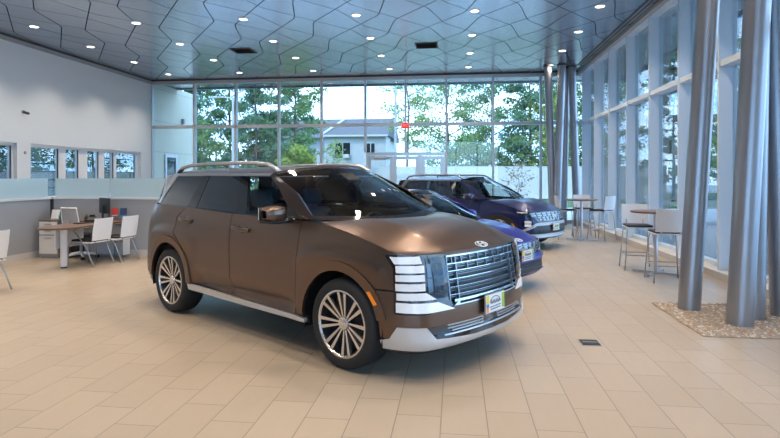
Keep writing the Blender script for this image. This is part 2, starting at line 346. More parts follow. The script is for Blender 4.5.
# ------------------------------------------------------------------ slanted steel columns
def column(name_label,base,top,r):
    t=thing('slanted_column',name_label,'column',(base[0],base[1],0),0,'slanted steel columns')
    d=Vector((top[0]-base[0],top[1]-base[1],ZC)); 
    vs=MB(); n=40; ring=[]
    pts=[]
    for h in (0.002,ZC-.003):
        c=d*(h/ZC)
        pts.append([(c.x+r*math.cos(2*PI*j/n),c.y+r*math.sin(2*PI*j/n),h) for j in range(n)])
    vs.add(pts[0]+pts[1],[(j,(j+1)%n,n+(j+1)%n,n+j) for j in range(n)]+[tuple(range(n-1,-1,-1)),tuple(range(n,2*n))])
    vs.build('shaft',M['column_steel'],t,angle=40)
    c=d*((ZC-.03)/ZC); MB().lathe([(r*.98,0),(r+.025,.0),(r+.025,.026),(r*.98,.026)],36,c=(c.x,c.y,ZC-.03)).build('ceiling_collar',M['dark_trim'],t)
    c=d*(1.35/ZC)
    return t
column('slanted grey steel column standing leftmost in the pebble bed',(2.84,7.11),(3.15,7.11),.128)
column('thick slanted grey steel column at the front of the pebble bed',(3.09,6.42),(3.37,6.44),.131)
column('grey steel column standing just behind the front column in the pebble bed',(3.40,6.76),(3.50,6.80),.12)
column('grey steel column rising at the right edge of the pebble bed, leaning left',(3.79,6.9),(3.63,6.87),.125)
G2='slanted steel columns in the far right corner'
def fcol(label,xb,xt,Z,rad=.125):
    def at(px): 
        tt=(px-390)/547.; f=(-math.sin(YAW),math.cos(YAW)); r_=(math.cos(YAW),math.sin(YAW)); return (Z*(f[0]+tt*r_[0]),Z*(f[1]+tt*r_[1]))
    column(label,at(xb),at(xt),rad)
fcol('leftmost slanted grey column of the far right corner group',553.2,547.9,18.0)
fcol('second slanted grey column from the left in the far right corner group',556.3,562.0,17.8)
fcol('third grey column of the far right corner group, set back',563.2,566.6,18.4,.12)
fcol('rightmost grey column of the far right corner group',577.5,571.9,18.1)
# pebble bed under the near columns
PB=MB()
for k in range(3400):
    x=R.uniform(2.5,4.11); y=R.uniform(5.9,7.41)
    if min((x-a)**2+(y-b)**2 for a,b in ((2.84,7.11),(3.09,6.42),(3.40,6.76),(3.79,6.9)))<.142**2: continue
    a,b,c=R.uniform(.012,.028),R.uniform(.012,.024),R.uniform(.008,.014); q=R.uniform(0,PI); ca,sa=math.cos(q),math.sin(q)
    P=[(1,0,0),(.3,.95,.1),(-.8,.6,0),(-.8,-.6,.1),(.3,-.95,0),(.1,.1,1)]
    PB.add([(x+(p[0]*a)*ca-(p[1]*b)*sa,y+(p[0]*a)*sa+(p[1]*b)*ca,.004+c*.35+p[2]*c) for p in P],[(0,1,5),(1,2,5),(2,3,5),(3,4,5),(4,0,5)],k%4)
pm=[mat('pebble_%s'%s,c,.7,var=.15,scale=30) for s,c in (('tan',(.33,.26,.19)),('pale',(.50,.45,.385)),('grey',(.29,.275,.265)),('rust',(.31,.20,.125)))]
PB.b2((2.5,5.9,.001),(4.115,7.41,.006),k=0)
o=PB.build('pebble_bed',pm); tag(o,'bed of tan and grey pebbles around the feet of the near columns','pebbles',kind='stuff')
# floor box
t=thing('floor_box','small dark square power box cover set into the tiled floor','floor box',(1.30,5.55,0))
MB().rbox((0,0,.006),(.17,.17,.01),.004).build('cover',M['black_plastic'],t); MB().b2((-.098,-.098,.0005),(.098,.098,.004)).build('frame',M['grey_trim'],t)
MB().b2((-.07,-.01,.0111),(.07,.01,.0125)).build('lid_hinge',M['grey_trim'],t)
# ------------------------------------------------------------------ furniture on the left
def partition_run(name,label,a,b,posts,side):
    """cubicle screen: grey fabric below, white rail, frosted glass above"""
    t=thing(name,label,'partition',(a[0],a[1],0)); L=math.hypot(b[0]-a[0],b[1]-a[1]); t.rotation_euler[2]=math.atan2(b[1]-a[1],b[0]-a[0])
    MB().b2((.03,-.035,.13),(L-.03,.035,1.16)).build('fabric_panel',M['panel_fabric'],t)
    MB().b2((.0,-.045,1.16),(L,.045,1.205)).build('top_rail',M['white_paint'],t)
    MB().b2((0,-.04,.0),(L,.04,.13)).build('skirting',M['base_trim'],t)
    for p0,p1 in zip(posts,posts[1:]): MB().b2((p0+.012,-.005,1.205),(p1-.012,.005,1.59)).build('frosted_screen',M['frost'],t)
    for p in posts[1:-1]: MB().b2((p-.012,-.036,.13),(p+.012,.036,1.16)).build('joint_strip',M['dark_trim'],t)
    return t
partition_run('cubicle_partition','grey cubicle partition with frosted glass top running along behind the desk',(-8.38,10.55),(-5.3,10.55),[.03,1.27,3.05],1)
partition_run('cubicle_partition','grey cubicle partition with frosted glass top at the left edge, running toward the viewer',(-8.43,6.6),(-8.43,10.5),[.0,1.9,3.85],1)
MB_=MB().b2((-8.47,10.51,0),(-8.39,10.59,1.2)); o=MB_.build('partition_post',M['dark_trim']); tag(o,'dark corner post where the two cubicle partitions meet','post')
# drawer pedestal
t=thing('drawer_cabinet','cream three drawer cabinet with a brown top standing in the partition corner','cabinet',(-8.07,10.22,0))
MB().b2((-.2,-.2,.03),(.2,.28,.735)).b2((-.18,-.18,0),(.18,.26,.03)).build('body',M['grey_trim'],t)
for z0,z1 in ((.612,.726),(.474,.588),(.09,.450)):
    dr=MB().rbox((0,-.21,(z0+z1)/2),(.385,.02,z1-z0),.004).build('drawer',M['cabinet'],t)
    MB().rbox((0,-.226,z1-.045),(.15,.016,.018),.004).build('pull_handle',M['leg_silver'],dr)
MB().b2((-.205,-.215,.735),(.24,.285,.762)).build('top',M['wood_top'],t)
MB().lathe([(0,-.012),(.01,-.012),(.01,0)],12,axis='Y',c=(.16,-.21,.55)).build('lock',M['dark_trim'],t)
# desk: peninsula with rounded end and a return along the partition
t=thing('office_desk','brown topped desk with a rounded free end on a white post leg','desk',(-6.93,8.97,0))
pts=[(.34,1.53),(.34,.0)]+[(.34*math.cos(q),-.05+.40*math.sin(q)) for q in [-PI*k/14 for k in range(1,14)]]+[(-.34,0),(-.34,1.2),(-.87,1.2),(-.87,1.53)]
MB().prism(pts,.712,.742).build('desktop',M['wood_top'],t)
MB().lathe([(0,.03),(.055,.03),(.055,.712),(0,.712)],24).build('leg',M['white_plastic'],t,angle=50)
MB().lathe([(0,0),(.05,0),(.05,.03),(0,.03)],24).build('foot',M['dark_trim'],t)
MB().b2((.29,1.27,.05),(.31,1.5,.712)).build('end_panel',M['white_plastic'],t); MB().b2((-.26,.10,.32),(-.235,.84,.71)).build('modesty_panel',M['white_plastic'],t)
MB().b2((-.85,1.49,.04),(.28,1.51,.712)).build('back_panel',M['white_plastic'],t)
# task chair with mesh back
def task_chair(loc,rz):
    t=thing('task_chair','grey mesh back task chair on a white five star base behind the desk','chair',loc,rz)
    b=MB()
    b.lathe([(.03,.06),(.03,.40)],14); b.build('gas_column',M['grey_trim'],t)
    b=MB()
    for k in range(5):
        q=2*PI*k/5+.3; b.tube([(0,0,.11),(.14*math.cos(q),.14*math.sin(q),.10),(.29*math.cos(q),.29*math.sin(q),.075)],[.035,.028,.018],8)
    b.build('star_base',M['white_plastic'],t,angle=50)
    for k in range(5):
        q=2*PI*k/5+.3; c=(.29*math.cos(q),.29*math.sin(q),.03); MB().lathe([(0,-.022),(.03,-.022),(.03,.022),(0,.022)],14,axis='X',c=c).build('castor',M['black_plastic'],t)
    MB().rbox((.02,0,.46),(.46,.47,.07),.03,3).build('seat',M['seat_slate'],t)
    def bk(u,v): 
        y=(u-.5)*.44*(1-.12*v); z=.58+v*.44; return (-.22-.07*v+.05*(1-(2*u-1)**2)*-1,y,z)
    m=MB(); m.grid(bk,8,8); bo=m.build('mesh_back',M['mesh_grey'],t,smooth=True)
    e=[bk(0,v/8) for v in range(9)]+[bk(u/8,1) for u in range(1,9)]+[bk(1,1-v/8) for v in range(1,9)]+[bk(1-u/8,0) for u in range(1,9)]
    MB().tube(e,.012,8).build('back_frame',M['white_plastic'],bo,smooth=True)
    MB().tube([(-.02,0,.42),(-.2,0,.44),(-.30,0,.60),(-.31,0,.75)],.02,8).build('back_bracket',M['grey_trim'],t,smooth=True)
    for s in (-1,1):
        MB().tube([(.0,s*.23,.45),(.0,s*.28,.46),(.0,s*.28,.66)],.015,8).build('arm_post',M['grey_trim'],t,smooth=True); MB().rbox((.02,s*.28,.675),(.22,.07,.03),.012).build('arm_pad',M['black_plastic'],t)
task_chair((-7.41,10.08,0),PI/2-.2)
# guest chairs: facing local +x
def shell_back(z0,z1,w,x0,tilt):
    def bk(u,v):
        y=(u-.5)*w*(1-.06*abs(v-.5)); z=z0+v*(z1-z0); return (x0-tilt*v-.035*(1-(2*u-1)**2),y,z)
    return bk
def plate_from(fn,nu,nv,th):
    m=MB(); w=nv+1
    F=[fn(i/nu,j/nv) for i in range(nu+1) for j in range(nv+1)]; B=[(p[0]-th,p[1],p[2]) for p in F]; n=len(F)
    fs=[]
    for i in range(nu):
        for j in range(nv):
            q=(i*w+j,(i+1)*w+j,(i+1)*w+j+1,i*w+j+1); fs.append(q); fs.append(tuple(k+n for k in q[::-1]))
    for i in range(nu):
        for j in (0,nv): a,b=i*w+j,(i+1)*w+j; fs.append((a,b,b+n,a+n))
    for j in range(nv):
        for i in (0,nu): a,b=i*w+j,i*w+j+1; fs.append((a,b,b+n,a+n))
    m.add(F+B,fs); return m
def guest_chair(label,loc,rz):
    t=thing('guest_chair',label,'chair',loc,rz,'white shell guest chairs')
    plate_from(shell_back(.47,.87,.46,-.23,.06),10,8,.012).build('backrest',M['white_plastic'],t,angle=50)
    MB().rbox((0,0,.435),(.47,.455,.022),.01).build('seat_shell',M['white_plastic'],t)
    MB().rbox((.01,0,.463),(.44,.42,.035),.016,3).build('seat_pad',M['seat_dark'],t)
    for s in (-1,1):
        MB().tube([(.27,s*.245,.0),(.255,s*.245,.38),(.20,s*.24,.42),(-.16,s*.235,.42)],.011,8).build('front_leg',M['leg_silver'],t,smooth=True)
        MB().tube([(-.30,s*.25,.0),(-.14,s*.25,.34),(.10,s*.25,.62),(.14,s*.25,.645)],.012,8).build('rear_leg',M['leg_silver'],t,smooth=True)
        MB().rbox((.17,s*.25,.66),(.16,.04,.022),.008).build('arm_pad',M['base_trim'],t)
    for xx in (-.19,.18): MB().tube([(xx,-.24,.42),(xx,.24,.42)],.011,8).build('crossbar',M['leg_silver'],t)
    for yy in (-.15,.15): MB().tube([(-.19,yy,.42),(-.25,yy,.45),(-.25,yy,.56)],.012,8).build('back_support',M['leg_silver'],t)
    return t
g=guest_chair('white guest chair at the desk, nearer the white post leg',(-6.71,9.38,0),PI-.12)
dup(g,(-6.56,9.97,0),PI-.10,'white guest chair at the desk, right of the other and nearer the brown car')
dup(g,(-6.68,6.95,0),PI-.05,'white guest chair cut off by the left edge of the photo')
# waste bin, papers, phone, monitor
t=thing('waste_bin','black waste bin between the drawer cabinet and the desk','bin',(-7.70,10.37,0)); MB().lathe([(0,.005),(.11,.0),(.135,.36),(.128,.36),(.105,.02),(0,.02)],24).build('bucket',M['black_plastic'],t,angle=40)
MB().lathe([(.135,.36),(.141,.365),(.141,.375),(.128,.375),(.128,.36)],24).build('rim',M['dark_trim'],t)
t=thing('paper_tray','white paper holder leaning on a brown folder on top of the drawer cabinet','paper holder',(-8.1,10.25,.762)); MB().box((0,0,.10),(.17,.012,.19),M=Matrix.Rotation(-.25,3,'X')).build('sheet',M['paper_white'],t); MB().box((-.02,.05,.095),(.22,.012,.2),M=Matrix.Rotation(-.22,3,'X')).build('folder',M['brown_card'],t)
t=thing('cup','small teal cup on top of the drawer cabinet','cup',(-7.93,10.17,.762)); MB().lathe([(0,.002),(.03,0),(.038,.085),(.034,.085),(.027,.008),(0,.008)],18).build('body',M['teal_plastic'],t,smooth=True); MB().tube([(.036,0,.065),(.056,0,.06),(.056,0,.03),(.032,0,.02)],.005,6).build('handle',M['teal_plastic'],t)
t=thing('bottle','small clear bottle beside the teal cup on the drawer cabinet','bottle',(-7.87,10.3,.762)); MB().lathe([(0,0),(.03,0),(.03,.13),(.012,.16),(.012,.185)],16).build('body',M['plate_grey'],t,smooth=True); MB().lathe([(.0,.21),(.014,.21),(.014,.185)],12).build('cap',M['paper_white'],t)
t=thing('desk_phone','black desk phone on the brown desk beside the monitor','phone',(-7.12,9.95,.742),.6)
MB().box((0,0,.05),(.21,.20,.05),M=Matrix.Rotation(.35,3,'X')).build('base',M['black_plastic'],t); MB().tube([(-.07,-.08,.08),(-.07,-.04,.10),(-.07,.06,.135),(-.07,.1,.125)],[.022,.015,.015,.022],10).build('handset',M['black_plastic'],t,smooth=True); MB().box((.03,.06,.115),(.10,.06,.008),M=Matrix.Rotation(.6,3,'X')).build('display',M['screen'],t)
t=thing('computer_monitor','black computer monitor seen almost edge on, on the desk by the partition','monitor',(-7.04,10.27,.742),PI/2+.95)
MB().rbox((0,.0,.30),(.50,.035,.31),.008).build('screen_housing',M['black_plastic'],t); MB().b2((-.235,-.0185,.16),(.235,-.0175,.44)).build('screen',M['screen'],t); MB().tube([(0,.03,.0),(0,.04,.15),(0,.02,.30)],.02,8).build('stand',M['black_plastic'],t); MB().rbox((0,.03,.006),(.2,.15,.012),.005).build('foot',M['black_plastic'],t)
t=thing('mouse_pad_keyboard','flat black keyboard on the brown desk in front of the phone','keyboard',(-7.0,9.6,.742),1.2); MB().rbox((0,0,.009),(.36,.13,.016),.005).build('body',M['black_plastic'],t); MB().box((0,0,.018),(.33,.10,.006)).build('keys',M['dark_trim'],t)
t.name='keyboard'
def holder(name,label,loc,rz,m1,m2):
    t=thing(name,label,'brochure holder',loc,rz); MB().box((0,0,.135),(.125,.006,.22),M=Matrix.Rotation(-.2,3,'X')).build('brochure',M[m1],t)
    MB().box((0,-.018,.06),(.11,.003,.09),M=Matrix.Rotation(-.2,3,'X')).build('card',M[m2],t); MB().box((0,.0,.015),(.13,.07,.012)).box((0,-.03,.05),(.13,.003,.07)).build('base',M['plate_grey'],t)
holder('brochure_holder','red and white brochure in a small stand on the desk, right of the monitor',(-6.93,10.43,.742),.35,'paper_red','paper_white')
holder('brochure_holder','dark blue brochure in a small stand at the right end of the desk',(-6.74,10.43,.742),.35,'paper_navy','plate_blue')
# ------------------------------------------------------------------ bar tables and stools on the right
def bar_table(label,loc,rz):
    t=thing('bar_table',label,'table',loc,rz,'round bar tables by the windows')
    MB().lathe([(0,1.02),(.37,1.02),(.395,1.03),(.395,1.048),(.385,1.052),(0,1.052)],48).build('tabletop',M['wood_top'],t,angle=40)
    MB().lathe([(.034,.03),(.034,1.0),(.10,1.005),(.10,1.02),(0,1.02)],24).build('pedestal',M['satin'],t,angle=40)
    for k in range(4):
        q=PI/4+k*PI/2; a=MB(); a.box((.19*math.cos(q),.19*math.sin(q),.025),(.36,.05,.03),rz=q); a.build('base_foot',M['satin'],t)
    MB().lathe([(0,.045),(.06,.045),(.055,.01),(0,.01)],20).build('hub',M['satin'],t)
    return t
b=bar_table('round dark edged bar table nearer the viewer, right of centre by the window',(3.33,9.66,0),.15)
dup(b,(3.18,14.45,0),.5,'round dark edged bar table farther away, beside the dark blue car',)
def bar_stool(label,loc,rz):
    t=thing('bar_stool',label,'stool',loc,rz,'white backed bar stools')
    plate_from(shell_back(.78,1.13,.45,-.20,.05),10,8,.012).build('backrest',M['white_plastic'],t,angle=50)
    MB().rbox((0,0,.742),(.43,.44,.02),.009).build('seat_shell',M['white_plastic'],t); MB().rbox((.01,0,.768),(.42,.42,.035),.016,3).build('seat_pad',M['seat_slate'],t)
    for sx,sy in ((1,1),(1,-1),(-1,1),(-1,-1)):
        MB().tube([(sx*.255,sy*.255,0),(sx*.20,sy*.205,.66),(sx*.17,sy*.19,.73)],.012,8).build('leg',M['leg_silver'],t,smooth=True)
    f=MB()
    for s in (-1,1): f.tube([(s*.235,-.235,.26),(s*.235,.235,.26)],.009,8).tube([(-.235,s*.235,.26),(.235,s*.235,.26)],.009,8)
    f.build('footrest',M['leg_silver'],t)
    for s in (-1,1): MB().tube([(-.16,s*.14,.73),(-.21,s*.14,.75),(-.225,s*.14,.86)],.012,8).build('back_support',M['leg_silver'],t)
    return t
s=bar_stool('white backed stool behind the near bar table, seat facing the viewer',(3.19,10.14,0),-PI/2-.1)
dup(s,(3.27,9.02,0),PI/2-.05,'white backed stool in front of the near bar table, seen from behind')
dup(s,(2.86,14.75,0),.05,'white backed stool at the left of the far bar table, seen side on')
dup(s,(3.43,15.33,0),-PI/2,'white backed stool behind the far bar table, facing the viewer')
dup(s,(3.72,14.62,0),PI/2+.75,'white backed stool at the right of the far bar table, its back to the window')
def lerp_tab(tab,t):
    if t<=tab[0][0]: return tab[0][1]
    for (a,va),(b,vb) in zip(tab,tab[1:]):
        if t<=b:
            k=(t-a)/(b-a) if b>a else 0
            return va+(vb-va)*k
    return tab[-1][1]
def smooth_tab(tab,t):
    # monotone-ish Catmull-Rom interpolation of a table of (t, value)
    n=len(tab)
    if t<=tab[0][0]: return tab[0][1]
    if t>=tab[-1][0]: return tab[-1][1]
    for i in range(n-1):
        t0,v0=tab[i]; t1,v1=tab[i+1]
        if t<=t1:
            h=t1-t0
            m0=(v1-tab[i-1][1])/(t1-tab[i-1][0]) if i>0 else (v1-v0)/h
            m1=(tab[i+2][1]-v0)/(tab[i+2][0]-t0) if i+2<n else (v1-v0)/h
            s=(t-t0)/h
            return ((2*s**3-3*s*s+1)*v0+(s**3-2*s*s+s)*h*m0+(-2*s**3+3*s*s)*v1+(s**3-s*s)*h*m1)
class Shell:
    """lower body of a car: plan outline of the right half (y<0) from rear centre to front centre,
    u runs along it (u equals x on the flank), with height profiles for flank, nose and tail"""
    def __init__(s,knots,side,nose,tail,u_ref):
        # cumulative chord
        us=[0]
        for (a,b),(c,d) in zip(knots,knots[1:]): us.append(us[-1]+math.hypot(c-a,d-b))
        # reference: u = x at knot index u_ref
        off=knots[u_ref][0]-us[u_ref]
        s.us=[v+off for v in us]
        s.tx=[(u,k[0]) for u,k in zip(s.us,knots)]
        s.ty=[(u,k[1]) for u,k in zip(s.us,knots)]
        s.side,s.nose,s.tail=side,nose,tail
        s.u0,s.u1=s.us[0],s.us[-1]
        s.bumps=[]
    def plan(s,u):
        if u>s.u1:
            x,y=s.plan(2*s.u1-u); return x,-y
        if u<s.u0:
            x,y=s.plan(2*s.u0-u); return x,-y
        return smooth_tab(s.tx,u),smooth_tab(s.ty,u)
    def normal(s,u):
        e=.01
        a=s.plan(u-e);b=s.plan(u+e)
        dx,dy=b[0]-a[0],b[1]-a[1]; l=math.hypot(dx,dy) or 1
        return dy/l,-dx/l      # outward for travel rear->front on right side
    def inset(s,nx,z):
        wf=max(0,nx)**1.5; wr=max(0,-nx)**1.5
        return smooth_tab(s.side,z)*(1-wf-wr)+smooth_tab(s.nose,z)*wf+smooth_tab(s.tail,z)*wr
    def pt(s,u,z,out=0.0):
        x,y=s.plan(u); nx,ny=s.normal(u)
        d=out-s.inset(nx,z)
        for f in s.bumps: d+=f(u,z)
        return (x+nx*d,y+ny*d,z)
PAL_KN=[(-2.54,0),(-2.53,-.4),(-2.475,-.66),(-2.36,-.81),(-2.15,-.905),(-1.85,-.95),(-1.4,-.962),(-.6,-.966),(.4,-.966),(1.2,-.962),(1.65,-.952),(1.9,-.932),(2.085,-.885),(2.21,-.785),(2.28,-.58),(2.325,-.3),(2.34,0)]
PAL_SIDE=[(.15,.09),(.3,.03),(.42,.0),(.75,.0),(.95,.002),(1.1,.012),(1.2,.03),(1.26,.047),(1.32,.07)]
PAL_NOSE=[(.15,.10),(.22,.05),(.3,-.035),(.4,-.03),(.55,-.03),(.66,-.01),(.8,.005),(.95,.035),(1.03,.065),(1.1,.12),(1.2,.3)]
PAL_TAIL=[(.2,.08),(.4,.0),(.7,.0),(1.0,.05),(1.26,.22),(1.4,.3)]
# ------------------------------------------------------------------ cars
AF=(1.455,.39); AR=(-1.50,.395); RA=.452; WR=.385
def arc(c,r,a0,a1,n=18): return [(c[0]+r*math.cos(math.radians(a0+(a1-a0)*i/n)),c[1]+r*math.sin(math.radians(a0+(a1-a0)*i/n))) for i in range(n+1)]
def mirror_poly(half,uc):
    """half outline of a nose panel, from the outer edge to the centre line and back, made whole"""
    return half+[(2*uc-u,z) for u,z in reversed(half)]
class Car:
    def __init__(s,name,label,loc,h,paint,warp=None,group=None,clad=False,trim='satin',leath='leather',kn=PAL_KN,nose=PAL_NOSE):
        s.t=thing(name,label,'car',(loc[0],loc[1],0),h,group); s.paint=M[paint]; s.warp=warp; s.trim=M[trim]; s.leath=M[leath]
        s.S=Shell(kn,PAL_SIDE,nose,PAL_TAIL,8); S=s.S; s.uc=S.u1; s.clad=clad; s.pillar=M['pillar_paint'] if paint=='paint_brown' else M[paint]
        def flare(u,z):
            d=0
            for c in (AF,AR):
                r=math.hypot(u-c[0],z-c[1])
                if z>.25 and r<.62:
                    d+= .008*max(0,min(1,(.62-r)/.08))
            return d
        def scallop(u,z):
            if -1.05<u<.95 and .38<z<.62:
                k=min(1,max(0,(u+1.0)/.2))*min(1,max(0,(.93-u)/.2)); top=.585-.03*(u+.75)
                return -.07*k*max(0,min(1,(top-z)/(top-.43)))*max(0,min(1,(z-.40)/.025)) if z<top else 0
            return 0
        def shoulder(u,z):
            # soft crease line low on the wings over the wheels
            d=0
            for c,w in ((1.42,.55),(-1.5,.6)):
                k=max(0,1-((u-c)/w)**2); zc=.80+.20*k**.5 if k>0 else 0
                if k>0: d+=.030*k**.5*(math.exp(-((z-zc+.02)/.05)**2) if z>zc-.02 else math.exp(-((z-zc+.02)/.14)**2))
            return d
        S.bumps=[flare,scallop,shoulder]
        s.rev=False
    def W(s,p): return s.warp(p) if s.warp else p
    def obj(s,mb,name,m,parent=None,**kw): 
        mb.v=[s.W(p) for p in mb.v]; return mb.build(name,m,parent or s.t,**kw)
    def tess(s,poly,fn,step,flip=False,rim=.02,rimfn=None):
        """flat outline cut into a fine grid, then laid on a curved surface; the edge turns inward by rim"""
        bm=bmesh.new(); vs=[bm.verts.new((p[0],p[1],0)) for p in poly]
        try: bm.faces.new(vs)
        except Exception: pass
        us=[p[0] for p in poly]; zs=[p[1] for p in poly]
        for ax,lo,hi in ((0,min(us),max(us)),(1,min(zs),max(zs))):
            n=max(1,int(round((hi-lo)/step[ax])))
            for i in range(1,n):
                c=[0,0,0]; c[ax]=lo+(hi-lo)*i/n; no=[0,0,0]; no[ax]=1
                bmesh.ops.bisect_plane(bm,geom=bm.verts[:]+bm.edges[:]+bm.faces[:],plane_co=c,plane_no=no,dist=1e-5)
        bmesh.ops.triangulate(bm,faces=[f for f in bm.faces if len(f.verts)>4])
        bmesh.ops.recalc_face_normals(bm,faces=bm.faces)
        bm.verts.index_update(); UV=[(v.co.x,v.co.y) for v in bm.verts]
        V=[s.W(fn(u,z,0)) for u,z in UV]; F=[[v.index for v in f.verts] for f in bm.faces]
        be=[(e.verts[0].index,e.verts[1].index) for e in bm.edges if len(e.link_faces)==1]
        ups=[f.normal.z>0 for f in bm.faces]; bm.free()
        F=[f if up else f[::-1] for f,up in zip(F,ups)]
        if flip: F=[f[::-1] for f in F]
        mb=MB(); mb.add(V,F)
        if rim:
            for a,b in be:
                pa,pb=V[a],V[b]; qa,qb=s.W(fn(*UV[a],-rim)),s.W(fn(*UV[b],-rim)); mb.add([pa,pb,qb,qa],[(0,1,2,3)])
        return mb
    def panel(s,name,poly,m,parent=None,side='R',surf='body',off=0,rim=.02,step=(.06,.05),label=None):
        sg=-1 if side=='L' else 1
        if surf=='body': f=lambda u,z,d: (lambda p:(p[0],p[1]*sg,p[2]))(s.S.pt(u,z,off+d))
        elif surf=='house': f=lambda x,z,d: (lambda p:(p[0],p[1]*sg,p[2]))(s.house(x,z,off+d))
        else: f=surf
        mb=s.tess(poly,f,step,flip=(sg<0),rim=rim); mb_=mb
        o=mb.build(name,m,parent or s.t,smooth=True,fix=False)
        if label: o['label']=label
        # rim faces stay crisp
        return o
    def house(s,x,z,out=0):
        y=-.96+max(0,z-1.14)*.38
        if x<-1.75: y+=.55*(-1.75-x)**1.8
        return (x,y-out*.93,z+out*.35)
    def both(s,name,poly,m,**kw):
        return [s.panel(name,poly,m,side=d,**kw) for d in ('R','L')]
    def wheel(s,x,y,steer=0,style=0):
        sg=-1 if y<0 else 1
        WX=1.485 if x>0 else -1.485
        def T(p): 
            q=Vector(p); q.rotate(Matrix.Rotation(steer,3,'Z')); return q
        c=s.W((WX,y,WR)); cx,cy=c[0],c[1]; cz=WR
        cy=sg*(abs(c[1]))
        def at(mb): mb.v=[tuple(T((p[0],p[1]*-sg*1.0,p[2]))+Vector((cx,cy,cz))) for p in mb.v]; return mb
        # local: outer face towards -Y (for right side)
        r=WR
        w=at(MB().lathe([(.0,-.04),(.10,-.04),(.245,-.01),(.272,-.10),(.285,-.118),(.285,.12),(.2,.12)],40,axis='Y')).build('wheel',M['rim_dark'],s.t,angle=40)
        pf=[(.272,-.112),(.286,-.124),(.31,-.134),(.345,-.133),(.368,-.122),(.380,-.10),(.385,-.06),(.385,.06),(.380,.10),(.36,.13),(.29,.125),(.283,.10)]
        ty=at(MB().lathe(pf,56,axis='Y')).build('tire',M['rubber'],w,angle=50)
        m=MB(); m.lathe([(.264,-.116),(.272,-.128),(.286,-.126),(.286,-.112),(.27,-.105)],56,axis='Y')
        n=15 if style==0 else 5
        for k in range(n):
            q=2*PI*k/n+.1
            def P(rr,aa,yy): return (rr*math.cos(aa),yy,rr*math.sin(aa))
            tw=.10*(1 if k%2 else -1)
            a=[P(.05,q-.15,-.090),P(.05,q+.15,-.090),P(.275,q+tw*.6+.058,-.124),P(.275,q+tw*.6-.058,-.124)] if style==0 else [P(.06,q-.5,-.09),P(.06,q+.5,-.09),P(.272,q+.16,-.120),P(.272,q-.16,-.120)]
            b=[(p[0],p[1]+.03,p[2]) for p in a]
            m.add(a+b,[(0,1,2,3),(7,6,5,4),(0,4,5,1),(1,5,6,2),(2,6,7,3),(3,7,4,0)])
        at(m).build('spokes',M['rim_face'],w)
        h=at(MB().lathe([(0,-.112),(.03,-.11),(.052,-.104),(.058,-.095),(.06,-.06)],28,axis='Y')).build('hub_cap',M['rim_face'],w,angle=40)
        at(MB().lathe([(0,-.116),(.026,-.113),(.03,-.109)],20,axis='Y')).build('badge',M['black_gloss'],w) if False else None
    def common(s,rear_door=True,wheel_style=0,rails=True,glass_f='car_glass',belt=1.25):
        S=s.S; u0,u1=S.u0,S.u1; P=s.paint
        # dark inner body, open over the wheels
        mb=MB(); L=2*(u1-u0); nu,nz=150,12
        def zt(u):
            uu=min(u,2*u1-u) if u>u1 else u
            uu=max(uu,u0)
            return s.top(uu)-.012
        def pt(i,j):
            u=u0+L*i/nu; z=.31+(zt(u)-.31)*j/nz
            return S.pt(u if u<=u1 else u,z,-.03),u,z
        V=[];W_=nz+1
        for i in range(nu+1):
            for j in range(nz+1): V.append(pt(i,j))
        fs=[]
        for i in range(nu):
            for j in range(nz):
                q=(i*W_+j,(i+1)*W_+j,(i+1)*W_+j+1,i*W_+j+1)
                u=sum(V[k][1] for k in q)/4; z=sum(V[k][2] for k in q)/4
                uu=min(u,2*u1-u)
                if min(math.hypot(uu-AF[0],z-AF[1]),math.hypot(uu-AR[0],z-AR[1]))<.475: continue
                fs.append(q)
        mb.add([v[0] for v in V],fs)
        s.obj(mb,'inner_body',M['black_plastic'],smooth=True)
        mb=MB(); mb.b2((-2.25,-.66,.27),(2.05,.66,.33)); s.obj(mb,'underbody',M['black_plastic'])
        for c in (AF,AR):
            for sg in (-1,1):
                mb=MB(); mb.lathe([(.478,.56*sg),(.478,.938*sg)],28,axis='Y',c=(c[0],0,c[1]),a0=-.25,a1=PI+.25); mb.prism(arc(c,.478,-12,192,20),.555*sg,.565*sg,axis='Y'); s.obj(mb,'wheel_liner',M['black_plastic'],smooth=False)
        # flank panels
        af=arc(AF,RA,188,28,22) ; 
        fd=[( -.19,1.238),(-.195,.82),(-.165,.40),(.885,.372),(.90,.9),(.94,1.225)]
        rd=[(-1.18,1.268),(-1.34,1.14),(-1.345,.98),(-1.235,.885),(-1.10,.755),(-1.03,.62),(-.985,.425),(-.175,.40),(-.205,.82),(-.2,1.238),(-.6,1.252)]
        s.doors=[]
        for d in ('R','L'):
            f=s.panel('front_door',fd,P,side=d,step=(.05,.035)); r=s.panel('rear_door',rd,P,side=d,step=(.05,.035))
            sg=1 if d=='R' else -1
            for o,x0,x1,z in ((f,-.14,.15,1.10),(r,-1.26,-.98,1.132)):
                mb=MB(); pts=[]
                for i in range(7):
                    k=i/6; q=S.pt(x0+(x1-x0)*k,z-.012*k,.012+.022*math.sin(PI*k)); pts.append((q[0],q[1]*sg,q[2]))
                mb.tube(pts,.021,8,flat=(.6,1.)); s.obj(mb,'door_handle',P if s.clad is False else s.paint,o,smooth=True)
                cx=(x0+x1)/2+.03; mb=MB(); vs=[]
                for k in range(16):
                    q=S.pt(cx+.075*math.cos(k*PI/8),z-.004+.042*math.sin(k*PI/8),.0015); vs.append((q[0],q[1]*sg,q[2]))
                mb.add(vs,[tuple(range(16))]); s.obj(mb,'handle_recess',M['black_gloss'],o)
            fen=[(.949,1.222),(.907,.9),(.892,.43)]+[(u,z) for u,z in arc(AF,RA,175,47,18)]+[(1.86,.733),(2.035,.735),(2.02,.91),(1.945,1.008),(2.2,1.014)]
            tops=[(u/100.,s.top(u/100.)) for u in range(215,95,-6)]
            s.panel('front_fender',fen+tops,P,side=d,step=(.03,.022))
